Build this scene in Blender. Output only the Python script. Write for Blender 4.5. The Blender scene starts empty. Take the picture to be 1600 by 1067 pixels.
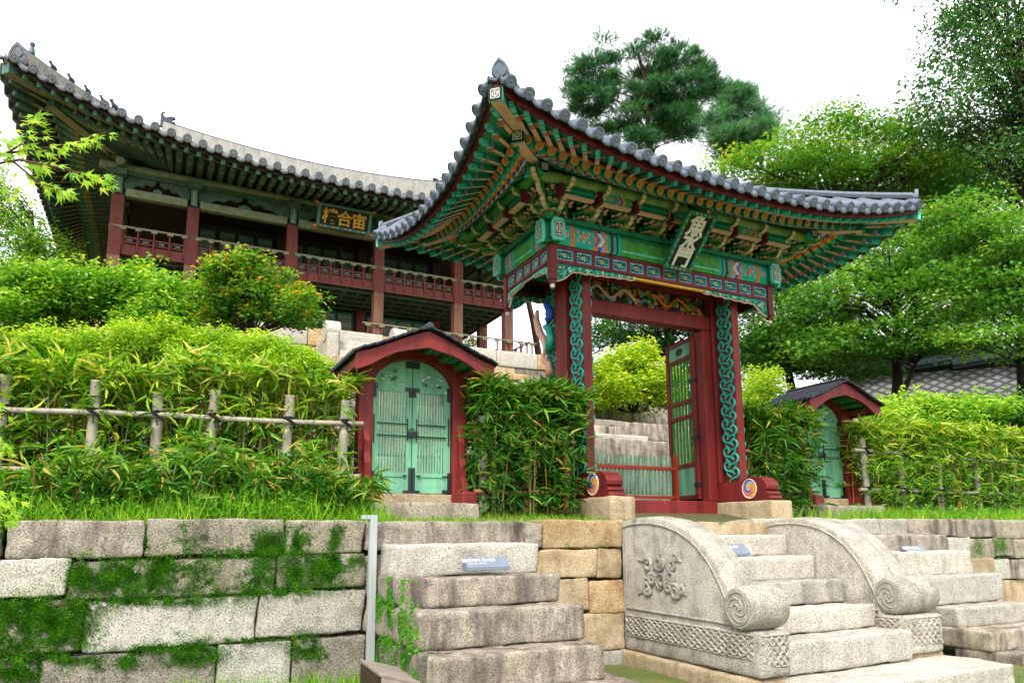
import bpy, math, random
import numpy as np
from mathutils import Vector, Matrix, noise as mnoise

SC = bpy.context.scene
COL = SC.collection
random.seed(7)
RNG = np.random.default_rng(11)

# ------------------------------------------------------------------ camera
F_PX, CY_PX, PITCH, ROLL, YAW = 1122.0, 655.0, 0.158, -0.0075, 0.4605
_fw = np.array([math.sin(YAW)*math.cos(PITCH), math.cos(YAW)*math.cos(PITCH), math.sin(PITCH)])
_rt0 = np.array([math.cos(YAW), -math.sin(YAW), 0.0]); _up0 = np.cross(_rt0, _fw)
_rt = _rt0*math.cos(ROLL)+_up0*math.sin(ROLL); _up = -_rt0*math.sin(ROLL)+_up0*math.cos(ROLL)
cam_d = bpy.data.cameras.new('camera')
cam_d.sensor_width = 36.0
cam_d.lens = F_PX/1600.0*36.0
cam_d.shift_y = (CY_PX-533.5)/1600.0
cam_d.clip_start = 0.05
cam_d.clip_end = 2000.0
cam = bpy.data.objects.new('camera', cam_d); COL.objects.link(cam)
cam.matrix_world = Matrix(((_rt[0], _up[0], -_fw[0], 0), (_rt[1], _up[1], -_fw[1], 0), (_rt[2], _up[2], -_fw[2], 0), (0, 0, 0, 1)))
SC.camera = cam

# ------------------------------------------------------------------ world, sun, exposure
SUN_EL, SUN_AZ = math.radians(52), math.radians(215)     # azimuth clockwise from +Y (depth), so the light comes from behind the viewer
W = bpy.data.worlds.new('World'); SC.world = W; W.use_nodes = True
nt = W.node_tree; nt.nodes.clear()
o_ = nt.nodes.new('ShaderNodeOutputWorld'); b_ = nt.nodes.new('ShaderNodeBackground')
s_ = nt.nodes.new('ShaderNodeTexSky'); s_.sky_type = 'NISHITA'; s_.sun_disc = False
s_.sun_elevation = SUN_EL; s_.sun_rotation = SUN_AZ; s_.dust_density = 4.0; s_.air_density = 1.2
hs = nt.nodes.new('ShaderNodeHueSaturation'); hs.inputs['Saturation'].default_value = 0.12
mx = nt.nodes.new('ShaderNodeMix'); mx.data_type = 'RGBA'; mx.inputs[0].default_value = 0.72   # even cloud cover over the clear sky
mx.inputs[7].default_value = (10.5, 10.8, 11.2, 1)
nt.links.new(s_.outputs[0], hs.inputs['Color']); nt.links.new(hs.outputs[0], mx.inputs[6])
nt.links.new(mx.outputs[2], b_.inputs[0]); b_.inputs[1].default_value = 0.122
nt.links.new(b_.outputs[0], o_.inputs[0])
sun_d = bpy.data.lights.new('sun', 'SUN'); sun_d.energy = 2.0; sun_d.angle = math.radians(10); sun_d.color = (1.0, 0.95, 0.86)
sun = bpy.data.objects.new('sun', sun_d); COL.objects.link(sun)
_sd = Vector((math.sin(SUN_AZ)*math.cos(SUN_EL), math.cos(SUN_AZ)*math.cos(SUN_EL), math.sin(SUN_EL)))
sun.rotation_euler = _sd.to_track_quat('Z', 'Y').to_euler()
SC.view_settings.view_transform = 'Standard'; SC.view_settings.look = 'None'
SC.view_settings.exposure = 1.0; SC.view_settings.gamma = 1.0
SC.cycles.max_bounces = 8; SC.cycles.diffuse_bounces = 5; SC.cycles.transparent_max_bounces = 8
SC.cycles.use_adaptive_sampling = True; SC.cycles.adaptive_threshold = 0.02
SC.cycles.use_denoising = True

# ------------------------------------------------------------------ helpers
def ray(px, py):
    return _fw+_rt*(px-800)/F_PX-_up*(py-CY_PX)/F_PX
def atY(px, py, y):
    d = ray(px, py); return d*(y/d[1])
def atX(px, py, x):
    d = ray(px, py); return d*(x/d[0])
def atD(px, py, dep):
    return ray(px, py)*dep

def srgb(h):
    h = h.lstrip('#'); r = []
    for i in (0, 2, 4):
        c = int(h[i:i+2], 16)/255
        r.append(c/12.92 if c <= 0.04045 else ((c+0.055)/1.055)**2.4)
    return (r[0], r[1], r[2], 1.0)

def tag(o, label=None, cat=None, group=None, kind=None):
    if label: o['label'] = label
    if cat: o['category'] = cat; o['kind'] = kind or 'thing'
    if group: o['group'] = group
    if kind: o['kind'] = kind
    return o
def empty(name, loc, label, cat, group=None):
    o = bpy.data.objects.new(name, None); COL.objects.link(o); o.location = loc
    o.empty_display_size = 0.1
    tag(o, label, cat, group); return o
def wloc(o):
    p = Vector((0, 0, 0))
    while o is not None:
        p = p+o.location; o = o.parent
    return p
def copy_tree(o, parent=None):
    c = o.copy(); COL.objects.link(c)
    if parent is not None: c.parent = parent
    for ch in list(o.children): copy_tree(ch, c)
    return c
def copy_part(o, parent, loc=None, rotz=None):
    c = o.copy(); COL.objects.link(c); c.parent = parent
    if loc is not None: c.location = loc
    if rotz is not None: c.rotation_euler = (0, 0, rotz)
    return c

class MB:
    def __init__(s): s.v = []; s.f = []; s.m = []; s.sm = []
    def add(s, verts, faces, m, smooth=False):
        b = len(s.v); s.v.extend([tuple(float(c) for c in p) for p in verts])
        for k, f in enumerate(faces):
            s.f.append([b+i for i in f]); s.m.append(m if isinstance(m, str) else m[k]); s.sm.append(smooth)
    def box(s, x0, x1, y0, y1, z0, z1, m, mb=None, mf=None):
        v = [(x0,y0,z0),(x1,y0,z0),(x1,y1,z0),(x0,y1,z0),(x0,y0,z1),(x1,y0,z1),(x1,y1,z1),(x0,y1,z1)]
        f = [(3,2,1,0),(4,5,6,7),(0,1,5,4),(1,2,6,5),(2,3,7,6),(3,0,4,7)]
        s.add(v, f, [mb or m, m, mf or m, m, m, m])
    def beam(s, p0, p1, w, h, m, up=(0,0,1), mbot=None, mend=None):
        p0 = np.array(p0, float); p1 = np.array(p1, float); d = p1-p0; d /= np.linalg.norm(d)
        u = np.array(up, float); sd = np.cross(d, u); sd /= np.linalg.norm(sd); u = np.cross(sd, d)
        v = []
        for p in (p0, p1):
            for a, b in ((-1,-1),(1,-1),(1,1),(-1,1)): v.append(p+sd*a*w/2+u*b*h/2)
        f = [(0,1,2,3),(7,6,5,4),(1,0,4,5),(2,1,5,6),(3,2,6,7),(0,3,7,4)]
        s.add(v, f, [m, mend or m, mbot or m, m, m, m])
    def cyl(s, p0, p1, r0, r1=None, n=10, m='x', caps=True, mcap=None, smooth=True):
        s.tube([p0, p1], [r0, r0 if r1 is None else r1], n, m, caps, mcap, smooth)
    def tube(s, path, r, n=6, m='x', caps=True, mcap=None, smooth=True):
        P = [np.array(p, float) for p in path]; k = len(P)
        if not hasattr(r, '__len__'): r = [r]*k
        v = []; ref = None
        for i in range(k):
            d = P[min(i+1, k-1)]-P[max(i-1, 0)]; d = d/(np.linalg.norm(d)+1e-9)
            if ref is None:
                ref = np.array([0, 0, 1.0]) if abs(d[2]) < 0.9 else np.array([1.0, 0, 0])
            a = np.cross(d, ref); a /= np.linalg.norm(a)+1e-9; b = np.cross(d, a); ref = -b if False else ref-d*np.dot(ref, d)
            ref = ref/(np.linalg.norm(ref)+1e-9)
            for j in range(n):
                t = 2*math.pi*j/n; v.append(P[i]+(a*math.cos(t)+b*math.sin(t))*r[i])
        f = []
        for i in range(k-1):
            for j in range(n):
                j2 = (j+1) % n; f.append((i*n+j, i*n+j2, (i+1)*n+j2, (i+1)*n+j))
        s.add(v, f, m, smooth)
        if caps:
            s.add(v[:n], [tuple(range(n))], mcap or m); s.add(v[-n:], [tuple(reversed(range(n)))], mcap or m)
    def prism(s, poly, vec, m, mside=None):
        n = len(poly); P = [np.array(p, float) for p in poly]; q = np.array(vec, float)
        v = P+[p+q for p in P]
        f = [tuple(range(n)), tuple(range(2*n-1, n-1, -1))]+[((i+1) % n, i, n+i, n+(i+1) % n) for i in range(n)]
        s.add(v, f, [m, m]+[mside or m]*n)
    def sphere(s, c, r, m, nu=10, nv=7, sc=(1,1,1)):
        v = []; f = []
        for i in range(nv+1):
            ph = math.pi*i/nv
            for j in range(nu):
                t = 2*math.pi*j/nu
                v.append((c[0]+r*sc[0]*math.sin(ph)*math.cos(t), c[1]+r*sc[1]*math.sin(ph)*math.sin(t), c[2]+r*sc[2]*math.cos(ph)))
        for i in range(nv):
            for j in range(nu): f.append((i*nu+j, (i+1)*nu+j, (i+1)*nu+(j+1) % nu, i*nu+(j+1) % nu))
        s.add(v, f, m, True)
    def grid(s, pts, m, smooth=False):
        nu = len(pts); nv = len(pts[0]); v = [p for r in pts for p in r]
        f = [(i*nv+j, (i+1)*nv+j, (i+1)*nv+j+1, i*nv+j+1) for i in range(nu-1) for j in range(nv-1)]
        s.add(v, f, m, smooth)
    def build(s, name, parent=None, bevel=None, segs=2):
        me = bpy.data.meshes.new(name)
        off = wloc(parent) if parent is not None else Vector((0, 0, 0))
        vv = np.array(s.v, float)-np.array(off) if len(s.v) else np.zeros((0, 3))
        me.from_pydata(vv.tolist(), [], s.f)
        names = []
        for x in s.m:
            if x not in names: names.append(x)
        for x in names: me.materials.append(M(x))
        idx = {x: i for i, x in enumerate(names)}
        me.polygons.foreach_set('material_index', [idx[x] for x in s.m])
        me.polygons.foreach_set('use_smooth', s.sm)
        me.update()
        o = bpy.data.objects.new(name, me); COL.objects.link(o)
        if parent is not None: o.parent = parent
        if bevel:
            b = o.modifiers.new('bevel', 'BEVEL'); b.width = bevel; b.segments = segs; b.limit_method = 'ANGLE'; b.angle_limit = math.radians(40)
        return o

# ------------------------------------------------------------------ materials
_M = {}; _DEF = {}
def M(name):
    if name not in _M: _M[name] = _DEF[name](name)
    return _M[name]
def newmat(name):
    m = bpy.data.materials.new(name); m.use_nodes = True; t = m.node_tree
    return m, t, t.nodes['Principled BSDF']
def nd(t, typ, **kw):
    n = t.nodes.new(typ)
    for k, v in kw.items():
        if k.startswith('i_'): n.inputs[k[2:].replace('_', ' ')].default_value = v
        else: setattr(n, k, v)
    return n
def ramp(t, fac, stops, interp='LINEAR'):
    r = t.nodes.new('ShaderNodeValToRGB'); r.color_ramp.interpolation = interp
    e = r.color_ramp.elements
    while len(e) < len(stops): e.new(0.5)
    for k, (p, c) in enumerate(stops):
        e[k].position = p; e[k].color = c if len(c) == 4 else (*c, 1)
    t.links.new(fac, r.inputs[0]); return r.outputs[0]
def mix(t, fac, a, b, mode='MIX'):
    n = t.nodes.new('ShaderNodeMix'); n.data_type = 'RGBA'; n.blend_type = mode
    for i, v in ((0, fac), (6, a), (7, b)):
        if hasattr(v, 'is_output'): t.links.new(v, n.inputs[i])
        else: n.inputs[i].default_value = v
    return n.outputs[2]
def math_(t, op, a, b=None):
    n = t.nodes.new('ShaderNodeMath'); n.operation = op
    for i, v in ((0, a), (1, b)):
        if v is None: continue
        if hasattr(v, 'is_output'): t.links.new(v, n.inputs[i])
        else: n.inputs[i].default_value = v
    return n.outputs[0]
def objvec(t, scale=(1,1,1), rnd=0.0):
    tc = t.nodes.new('ShaderNodeTexCoord'); mp = t.nodes.new('ShaderNodeMapping'); mp.inputs['Scale'].default_value = scale
    t.links.new(tc.outputs['Object'], mp.inputs['Vector'])
    if rnd:
        oi = t.nodes.new('ShaderNodeObjectInfo'); k = math_(t, 'MULTIPLY', oi.outputs['Random'], rnd)
        cb = t.nodes.new('ShaderNodeCombineXYZ')
        for i in range(3): t.links.new(k, cb.inputs[i])
        t.links.new(cb.outputs[0], mp.inputs['Location'])
    return mp.outputs[0]
def noise(t, vec, scale, detail=3, rough=0.55):
    n = nd(t, 'ShaderNodeTexNoise'); n.inputs['Scale'].default_value = scale; n.inputs['Detail'].default_value = detail
    n.inputs['Roughness'].default_value = rough; t.links.new(vec, n.inputs['Vector']); return n.outputs['Fac']
def bump(t, p, h, strength=0.3, dist=0.01):
    b = nd(t, 'ShaderNodeBump'); b.inputs['Strength'].default_value = strength; b.inputs['Distance'].default_value = dist
    t.links.new(h, b.inputs['Height']); t.links.new(b.outputs[0], p.inputs['Normal'])

def sc3(c, k): return (c[0]*k, c[1]*k, c[2]*k, 1)
def paint(name, hexc, rough=0.55, wear=0.35, grain=(6, 6, 6), worn=None):
    """weathered mineral paint on timber"""
    c = srgb(hexc)
    def mk(nm):
        m, t, p = newmat(nm); v = objvec(t, grain)
        n1 = noise(t, v, 2.2, 4); n2 = noise(t, v, 26, 3)
        k = ramp(t, n1, [(0.3, sc3(c, 1-wear)), (0.55, c), (0.8, sc3(c, 1+wear*0.7))])
        k = mix(t, math_(t, 'MULTIPLY', ramp(t, n2, [(0.50, (0,0,0)), (0.72, (1,1,1))]), 0.45*wear+0.08), k, worn or sc3(c, 0.45))
        t.links.new(k, p.inputs['Base Color']); p.inputs['Roughness'].default_value = rough
        p.inputs['Specular IOR Level'].default_value = 0.3
        bump(t, p, n2, 0.25, 0.004); return m
    _DEF[name] = mk
WOOD = (3, 3, 0.6)
paint('paint_red', '#7a2522', 0.55, 0.48, WOOD, srgb('#4a1a18'))
paint('paint_red_bright', '#b63a20', 0.5, 0.2)
paint('paint_oxblood', '#5e1a1c', 0.55, 0.3)
paint('paint_green', '#45953f', 0.55, 0.4)
paint('paint_eave', '#2b8a66', 0.55, 0.4)
paint('paint_deep_green', '#157558', 0.55, 0.45)
paint('paint_dark_green', '#105245', 0.6, 0.4)
paint('paint_teal', '#1fa594', 0.5, 0.25)
paint('paint_mint', '#62c8b4', 0.5, 0.25)
paint('paint_sage', '#7e9a62', 0.6, 0.3)
paint('paint_salmon', '#e2ae98', 0.55, 0.2)
paint('paint_orange', '#e06a2a', 0.5, 0.2)
paint('paint_yellow', '#d9a02c', 0.5, 0.2)
paint('paint_pink', '#d99a86', 0.55, 0.2)
paint('paint_rose', '#cf6f60', 0.55, 0.15)
paint('paint_blue', '#2450a8', 0.5, 0.25)
paint('paint_sky', '#7fa3d8', 0.5, 0.2)
paint('paint_white', '#d6d4c8', 0.55, 0.15)
paint('paint_lilac', '#857c92', 0.55, 0.25)
paint('paint_black', '#14171a', 0.5, 0.2)
paint('door_green', '#6fae8c', 0.65, 0.38, WOOD, srgb('#b3c2a6'))
paint('iron', '#23282c', 0.45, 0.3)
paint('brass', '#c4952e', 0.35, 0.2)
# faded pavilion colours
paint('faded_red', '#64261f', 0.6, 0.35, WOOD, srgb('#8d6a58'))
paint('faded_green', '#41594a', 0.65, 0.45, (3,3,3), srgb('#6a6e58'))
paint('faded_dark', '#2c4438', 0.7, 0.4)
paint('faded_olive', '#757c5e', 0.65, 0.4, (3,3,3), srgb('#9a9377'))
paint('faded_teal', '#4a7466', 0.6, 0.4)
paint('faded_tan', '#827d64', 0.65, 0.35)
paint('column_brown', '#7c5646', 0.7, 0.4, WOOD, srgb('#5e2f28'))
paint('dark_wood', '#40332c', 0.7, 0.4)
paint('lattice_paper', '#a8c4b8', 0.8, 0.15)
paint('paper', '#e2e6de', 0.8, 0.05)
paint('tile_dark', '#3d434d', 0.6, 0.35, (8,8,8))
paint('tile_pale', '#646d7b', 0.6, 0.35, (8,8,8), srgb('#5a5d63'))
paint('tile_weathered', '#74777c', 0.7, 0.5, (5,5,5), srgb('#3e4044'))
paint('tile_black', '#262d38', 0.55, 0.3, (8,8,8))
paint('plaster', '#a09d96', 0.8, 0.3, (2,2,1), srgb('#6d675d'))
paint('plaster_grey', '#8f897c', 0.8, 0.4, (4,4,2), srgb('#47433c'))
paint('figure_glaze', '#3b5668', 0.4, 0.4)
paint('post_wood', '#a7abab', 0.7, 0.2, (20,20,1.5), srgb('#7e8484'))
paint('box_wood', '#8e8178', 0.7, 0.25, (3,14,14))
paint('box_dark', '#3d2f22', 0.7, 0.3)
paint('plaque', '#737d8c', 0.35, 0.1)
paint('bamboo', '#a39b8b', 0.5, 0.4, (7,7,3), srgb('#4f483e'))
paint('bamboo_tan', '#a57c4c', 0.5, 0.3, (4,4,2))
paint('twine', '#1b1a1c', 0.8, 0.3)
paint('stem_tan', '#b28e4a', 0.6, 0.3)
paint('bark', '#3a2c26', 0.9, 0.5, (6,6,1.2))
paint('bark_dark', '#1e1916', 0.9, 0.5, (6,6,1.2))
paint('bark_red', '#5b3c33', 0.9, 0.4, (4,4,1))

def floral(name, cols, scale, bg):
    """close-set painted blossoms and leaves seen as small patches of colour"""
    def mk(nm):
        m, t, p = newmat(nm); v = objvec(t)
        vo = nd(t, 'ShaderNodeTexVoronoi'); vo.inputs['Scale'].default_value = scale; t.links.new(v, vo.inputs['Vector'])
        sp = nd(t, 'ShaderNodeSeparateColor'); t.links.new(vo.outputs['Color'], sp.inputs[0])
        st = [(i/len(cols), srgb(c)) for i, c in enumerate(cols)]
        k = ramp(t, sp.outputs[0], st, 'CONSTANT')
        k = mix(t, ramp(t, vo.outputs['Distance'], [(0.42, (0,0,0)), (0.50, (1,1,1))]), k, srgb(bg))
        t.links.new(k, p.inputs['Base Color']); p.inputs['Roughness'].default_value = 0.55
        bump(t, p, vo.outputs['Distance'], -0.5, 0.01); return m
    _DEF[name] = mk
floral('floral_mixed', ['#1f9d7c', '#c9551f', '#1f9d7c', '#2b58a6', '#56c2a2', '#1f9d7c', '#d8d2c0'], 26, '#0f3325')
floral('dragon_carving', ['#a3512c', '#4c6a3c', '#3f6f7a', '#b8743c', '#8d3522', '#5f7d48', '#c79a55'], 17, '#22160f')
floral('frieze_teal', ['#27a887', '#62cdb0', '#2aa080', '#2c5fae', '#27a887', '#8fdcc4', '#d9e0d2'], 20, '#0f4a3a')
floral('bracket_green', ['#1b6a54', '#208468', '#155646', '#269a84', '#155646', '#2f7c54'], 22, '#0a3630')

def stone(name, c1, c2, stain='#4b3a3c', stain_amt=0.35, moss=0.0, speck=0.5, streak=(5,5,0.9), lo=0.5):
    a, b, s = srgb(c1), srgb(c2), srgb(stain)
    def mk(nm):
        m, t, p = newmat(nm); v = objvec(t, (1,1,1), 37.0); vs = objvec(t, streak, 11.0)
        big = noise(t, v, 2.3, 4); med = noise(t, v, 9, 4); fine = noise(t, v, 95, 3, 0.75); sp2 = noise(t, v, 170, 1)
        st = noise(t, vs, 1.6, 5, 0.62)
        k = mix(t, ramp(t, big, [(0.3, (0,0,0)), (0.7, (1,1,1))]), a, b)
        k = mix(t, math_(t, 'MULTIPLY', ramp(t, fine, [(0.40, (1,1,1)), (0.54, (0,0,0))]), min(1, speck*1.7)), k, sc3(a, 0.30))
        k = mix(t, math_(t, 'MULTIPLY', ramp(t, sp2, [(0.55, (0,0,0)), (0.62, (1,1,1))]), speck*0.6), k, sc3(b, 1.35))
        k = mix(t, math_(t, 'MULTIPLY', ramp(t, st, [(lo, (0,0,0)), (lo+0.26, (1,1,1))]), stain_amt*1.7), k, s)
        k = mix(t, math_(t, 'MULTIPLY', ramp(t, med, [(0.46, (0,0,0)), (0.72, (1,1,1))]), stain_amt*0.95), k, sc3(s, 0.75))
        oi = nd(t, 'ShaderNodeObjectInfo')
        br = ramp(t, oi.outputs['Random'], [(0, (0.82,0.82,0.83)), (1, (1.1,1.08,1.03))])
        k = mix(t, 1.0, k, br, 'MULTIPLY'); h = math_(t, 'ADD', fine, math_(t, 'MULTIPLY', med, 1.6))
        rr = 0.85
        if moss > 0:
            mn = noise(t, v, 3.0, 7, 0.72); mf = noise(t, v, 85, 4, 0.7)
            mk_ = ramp(t, mn, [(0.66-moss*0.33, (0,0,0)), (0.72-moss*0.33, (1,1,1))])
            mc = ramp(t, mf, [(0.3, srgb('#0f2a07')), (0.52, srgb('#2c5c0e')), (0.75, srgb('#5c8c1c'))])
            mc = mix(t, ramp(t, noise(t, v, 5.5, 3), [(0.58, (0,0,0)), (0.7, (1,1,1))]), mc, srgb('#4b3d18'))
            k = mix(t, mk_, k, mc); h = math_(t, 'ADD', h, math_(t, 'MULTIPLY', math_(t, 'ADD', mk_, mf), 2.2))
        t.links.new(k, p.inputs['Base Color']); p.inputs['Roughness'].default_value = rr
        p.inputs['Specular IOR Level'].default_value = 0.25
        bump(t, p, h, 0.8, 0.016); return m
    _DEF[name] = mk
stone('granite', '#b6b0a6', '#cec8bc', '#57514b', 0.32)
stone('granite_light', '#c6c0b5', '#dcd6cb', '#6e675e', 0.24)
stone('granite_stained', '#b6aa99', '#ccc0ae', '#4c3e3a', 0.55, 0, 0.5, (5,5,0.9), 0.44)
stone('granite_purple', '#aca091', '#c6baa9', '#483a3a', 0.52, 0, 0.5, (4,4,0.8), 0.41)
stone('granite_tan', '#c0aa88', '#d2c0a2', '#7d5a30', 0.42, 0, 0.4)
stone('granite_orange', '#c2a270', '#d3ba92', '#7d5222', 0.45, 0, 0.45, (3,3,2))
stone('granite_mossy', '#a59c8c', '#bbb2a2', '#3f3a30', 0.5, 0.42)
stone('granite_some_moss', '#b0a695', '#c7bdac', '#4c4240', 0.42, 0.22)
stone('granite_rail', '#bab3a6', '#cfc9bd', '#57544f', 0.40, 0.0, 0.5, (4,4,1.2))
stone('terrace_stone', '#9c948a', '#b2a99c', '#463a34', 0.55, 0.12)
stone('terrace_tan', '#bd9d6c', '#cdb891', '#7d5a2e', 0.4)

def earth(name, c1, c2, c3):
    def mk(nm):
        m, t, p = newmat(nm); v = objvec(t)
        k = mix(t, ramp(t, noise(t, v, 1.3, 5), [(0.4, (0,0,0)), (0.6, (1,1,1))]), srgb(c1), srgb(c2))
        k = mix(t, ramp(t, noise(t, v, 18, 4), [(0.45, (0,0,0)), (0.7, (1,1,1))]), k, srgb(c3))
        t.links.new(k, p.inputs['Base Color']); p.inputs['Roughness'].default_value = 0.95
        bump(t, p, noise(t, v, 40, 4), 0.6, 0.03); return m
    _DEF[name] = mk
earth('soil_grass', '#3f5a18', '#5d6a2a', '#6d5a38')
earth('soil_bank', '#4a4a22', '#3b5220', '#6a5638')
earth('far_ground', '#2c3f1c', '#37491f', '#4a4a2a')

def leafmat(name, cols, transl=0.35, rough=0.45):
    def mk(nm):
        m, t, p = newmat(nm)
        at = nd(t, 'ShaderNodeAttribute', attribute_name='tint')
        st = [(p_, srgb(c)) for p_, c in cols]
        k = ramp(t, at.outputs['Fac'], st)
        t.links.new(k, p.inputs['Base Color']); p.inputs['Roughness'].default_value = rough
        p.inputs['Specular IOR Level'].default_value = 0.35
        tr = nd(t, 'ShaderNodeBsdfTranslucent'); k2 = mix(t, 1.0, k, (1.25, 1.3, 0.55, 1), 'MULTIPLY'); t.links.new(k2, tr.inputs[0])
        ms = nd(t, 'ShaderNodeMixShader'); ms.inputs[0].default_value = transl
        out = t.nodes['Material Output']
        t.links.new(p.outputs[0], ms.inputs[1]); t.links.new(tr.outputs[0], ms.inputs[2]); t.links.new(ms.outputs[0], out.inputs[0])
        return m
    _DEF[name] = mk
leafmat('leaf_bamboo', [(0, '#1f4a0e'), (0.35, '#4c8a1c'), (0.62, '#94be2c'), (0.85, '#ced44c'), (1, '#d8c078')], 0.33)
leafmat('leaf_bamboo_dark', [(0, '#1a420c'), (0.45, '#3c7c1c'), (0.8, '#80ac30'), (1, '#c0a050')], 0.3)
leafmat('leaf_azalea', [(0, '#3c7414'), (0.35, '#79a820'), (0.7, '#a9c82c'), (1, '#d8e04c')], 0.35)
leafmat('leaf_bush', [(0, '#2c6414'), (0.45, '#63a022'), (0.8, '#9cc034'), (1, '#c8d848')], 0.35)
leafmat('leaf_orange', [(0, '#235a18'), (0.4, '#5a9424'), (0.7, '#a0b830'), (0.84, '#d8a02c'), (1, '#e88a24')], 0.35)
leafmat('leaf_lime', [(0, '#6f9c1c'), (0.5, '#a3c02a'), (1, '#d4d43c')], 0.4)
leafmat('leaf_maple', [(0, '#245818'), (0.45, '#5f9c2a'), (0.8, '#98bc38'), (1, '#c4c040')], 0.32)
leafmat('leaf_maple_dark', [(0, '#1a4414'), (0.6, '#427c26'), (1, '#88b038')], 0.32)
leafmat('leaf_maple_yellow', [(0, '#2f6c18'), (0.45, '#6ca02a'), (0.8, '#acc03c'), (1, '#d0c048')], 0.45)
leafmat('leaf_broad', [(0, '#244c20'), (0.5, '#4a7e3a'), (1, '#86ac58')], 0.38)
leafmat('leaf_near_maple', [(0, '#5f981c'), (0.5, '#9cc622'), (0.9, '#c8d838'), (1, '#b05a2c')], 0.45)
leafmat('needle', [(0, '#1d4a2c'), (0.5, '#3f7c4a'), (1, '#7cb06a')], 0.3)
leafmat('needle_hazed', [(0, '#3c7450'), (0.6, '#62996a'), (1, '#98bc84')], 0.3)  # paler needles for the far pine, distance haze put into the colour
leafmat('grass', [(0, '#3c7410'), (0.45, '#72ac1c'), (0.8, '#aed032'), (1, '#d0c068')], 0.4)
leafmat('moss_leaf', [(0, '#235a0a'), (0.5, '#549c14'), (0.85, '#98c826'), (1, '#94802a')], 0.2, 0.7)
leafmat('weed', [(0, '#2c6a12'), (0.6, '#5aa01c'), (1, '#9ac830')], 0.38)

# ------------------------------------------------------------------ leaves
SHAPES = {
 'lance': ([(0,0,0),(0.25,0.5,0.05),(0.65,0.36,-0.02),(1,0,-0.22),(0.65,-0.36,-0.02),(0.25,-0.5,0.05),(0.45,0,-0.04)],
           [(0,6,1),(1,6,2),(2,6,3),(3,6,4),(4,6,5),(5,6,0)]),
 'leaf': ([(0,0,0),(0.4,0.5,0.1),(1,0,-0.08),(0.4,-0.5,0.1)], [(0,2,1),(0,3,2)]),
 'oval': ([(0,0,0),(0.3,0.5,0.1),(0.7,0.42,0.06),(1,0,-0.06),(0.7,-0.42,0.06),(0.3,-0.5,0.1)], [(0,3,2,1),(0,5,4,3)]),
 'blade': ([(0,0.5,0),(0,-0.5,0),(0.55,-0.32,0.03),(0.55,0.32,0.03),(1,0,-0.12)], [(0,1,2,3),(3,2,4)]),
 'spray': ([(0,0,0),(0.9,0.10,0.1),(0.2,0.08,0),(0.75,0.5,0.1),(0.1,0.12,0),(0.75,-0.5,0.1),(0.2,-0.08,0),(0.9,-0.1,-0.1),(1,0.25,0),(1,-0.28,0.05)],
           [(0,2,1),(0,4,3),(0,5,6),(0,7,6),(0,8,2),(0,6,9)]),
}
def _star():
    v = [(0.18, 0, 0)]; lobes = [(-2.25, 0.42), (-1.15, 0.8), (0, 1.0), (1.15, 0.8), (2.25, 0.42)]
    ring = [(-0.05, 0, 0.0)]
    for i, (a, r) in enumerate(lobes):
        a *= 0.72
        for da, rr in ((-0.16, 0.45), (0, 1.0), (0.16, 0.45)):
            ring.append((0.18+r*rr*math.cos(a+da*(1 if rr < 1 else 0))*0.82, r*rr*math.sin(a+da)*0.82, -0.10*rr*r))
        if i < 4:
            am = (a+lobes[i+1][0]*0.72)/2; ring.append((0.18+0.24*math.cos(am), 0.24*math.sin(am), 0.02))
    v += ring; n = len(ring)
    return v, [(0, 1+i, 1+(i+1) % n) for i in range(n)]
SHAPES['maple'] = _star()

def unit(a): return a/(np.linalg.norm(a, axis=-1, keepdims=True)+1e-9)
def leaves(name, pos, axis, nrm, L, Wd, tint, shape, mat, parent=None):
    pos = np.asarray(pos, float); n = len(pos); sv, sf = SHAPES[shape]; sv = np.array(sv)
    ax = unit(axis); nr = unit(nrm-ax*np.sum(nrm*ax, -1, keepdims=True)); bi = np.cross(nr, ax)
    L = np.broadcast_to(L, (n,)); Wd = np.broadcast_to(Wd, (n,))
    V = (pos[:, None]+ax[:, None]*(sv[None, :, 0:1]*L[:, None, None])+bi[:, None]*(sv[None, :, 1:2]*Wd[:, None, None])
         +nr[:, None]*(sv[None, :, 2:3]*L[:, None, None]))
    if parent is not None: V = V-np.array(wloc(parent))
    k = len(sv); me = bpy.data.meshes.new(name)
    me.vertices.add(n*k); me.vertices.foreach_set('co', V.reshape(-1))
    tot = sum(len(f) for f in sf); base = np.concatenate([np.array(f) for f in sf])
    li = (base[None]+np.arange(n)[:, None]*k).reshape(-1)
    cnt = np.array([len(f) for f in sf]); starts = np.concatenate([[0], np.cumsum(cnt)[:-1]])
    ls = (starts[None]+np.arange(n)[:, None]*tot).reshape(-1)
    me.loops.add(len(li)); me.loops.foreach_set('vertex_index', li.astype(np.int32))
    me.polygons.add(len(ls)); me.polygons.foreach_set('loop_start', ls.astype(np.int32))
    me.polygons.foreach_set('use_smooth', np.ones(len(ls), bool))
    a = me.attributes.new('tint', 'FLOAT', 'POINT'); a.data.foreach_set('value', np.repeat(np.clip(tint, 0, 1), k).astype(np.float32))
    me.materials.append(M(mat)); me.update(calc_edges=True)
    o = bpy.data.objects.new(name, me); COL.objects.link(o)
    if parent is not None: o.parent = parent
    return o
def rndir(n, zb=0.0):
    d = RNG.normal(size=(n, 3)); d[:, 2] += zb; return unit(d)

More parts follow.
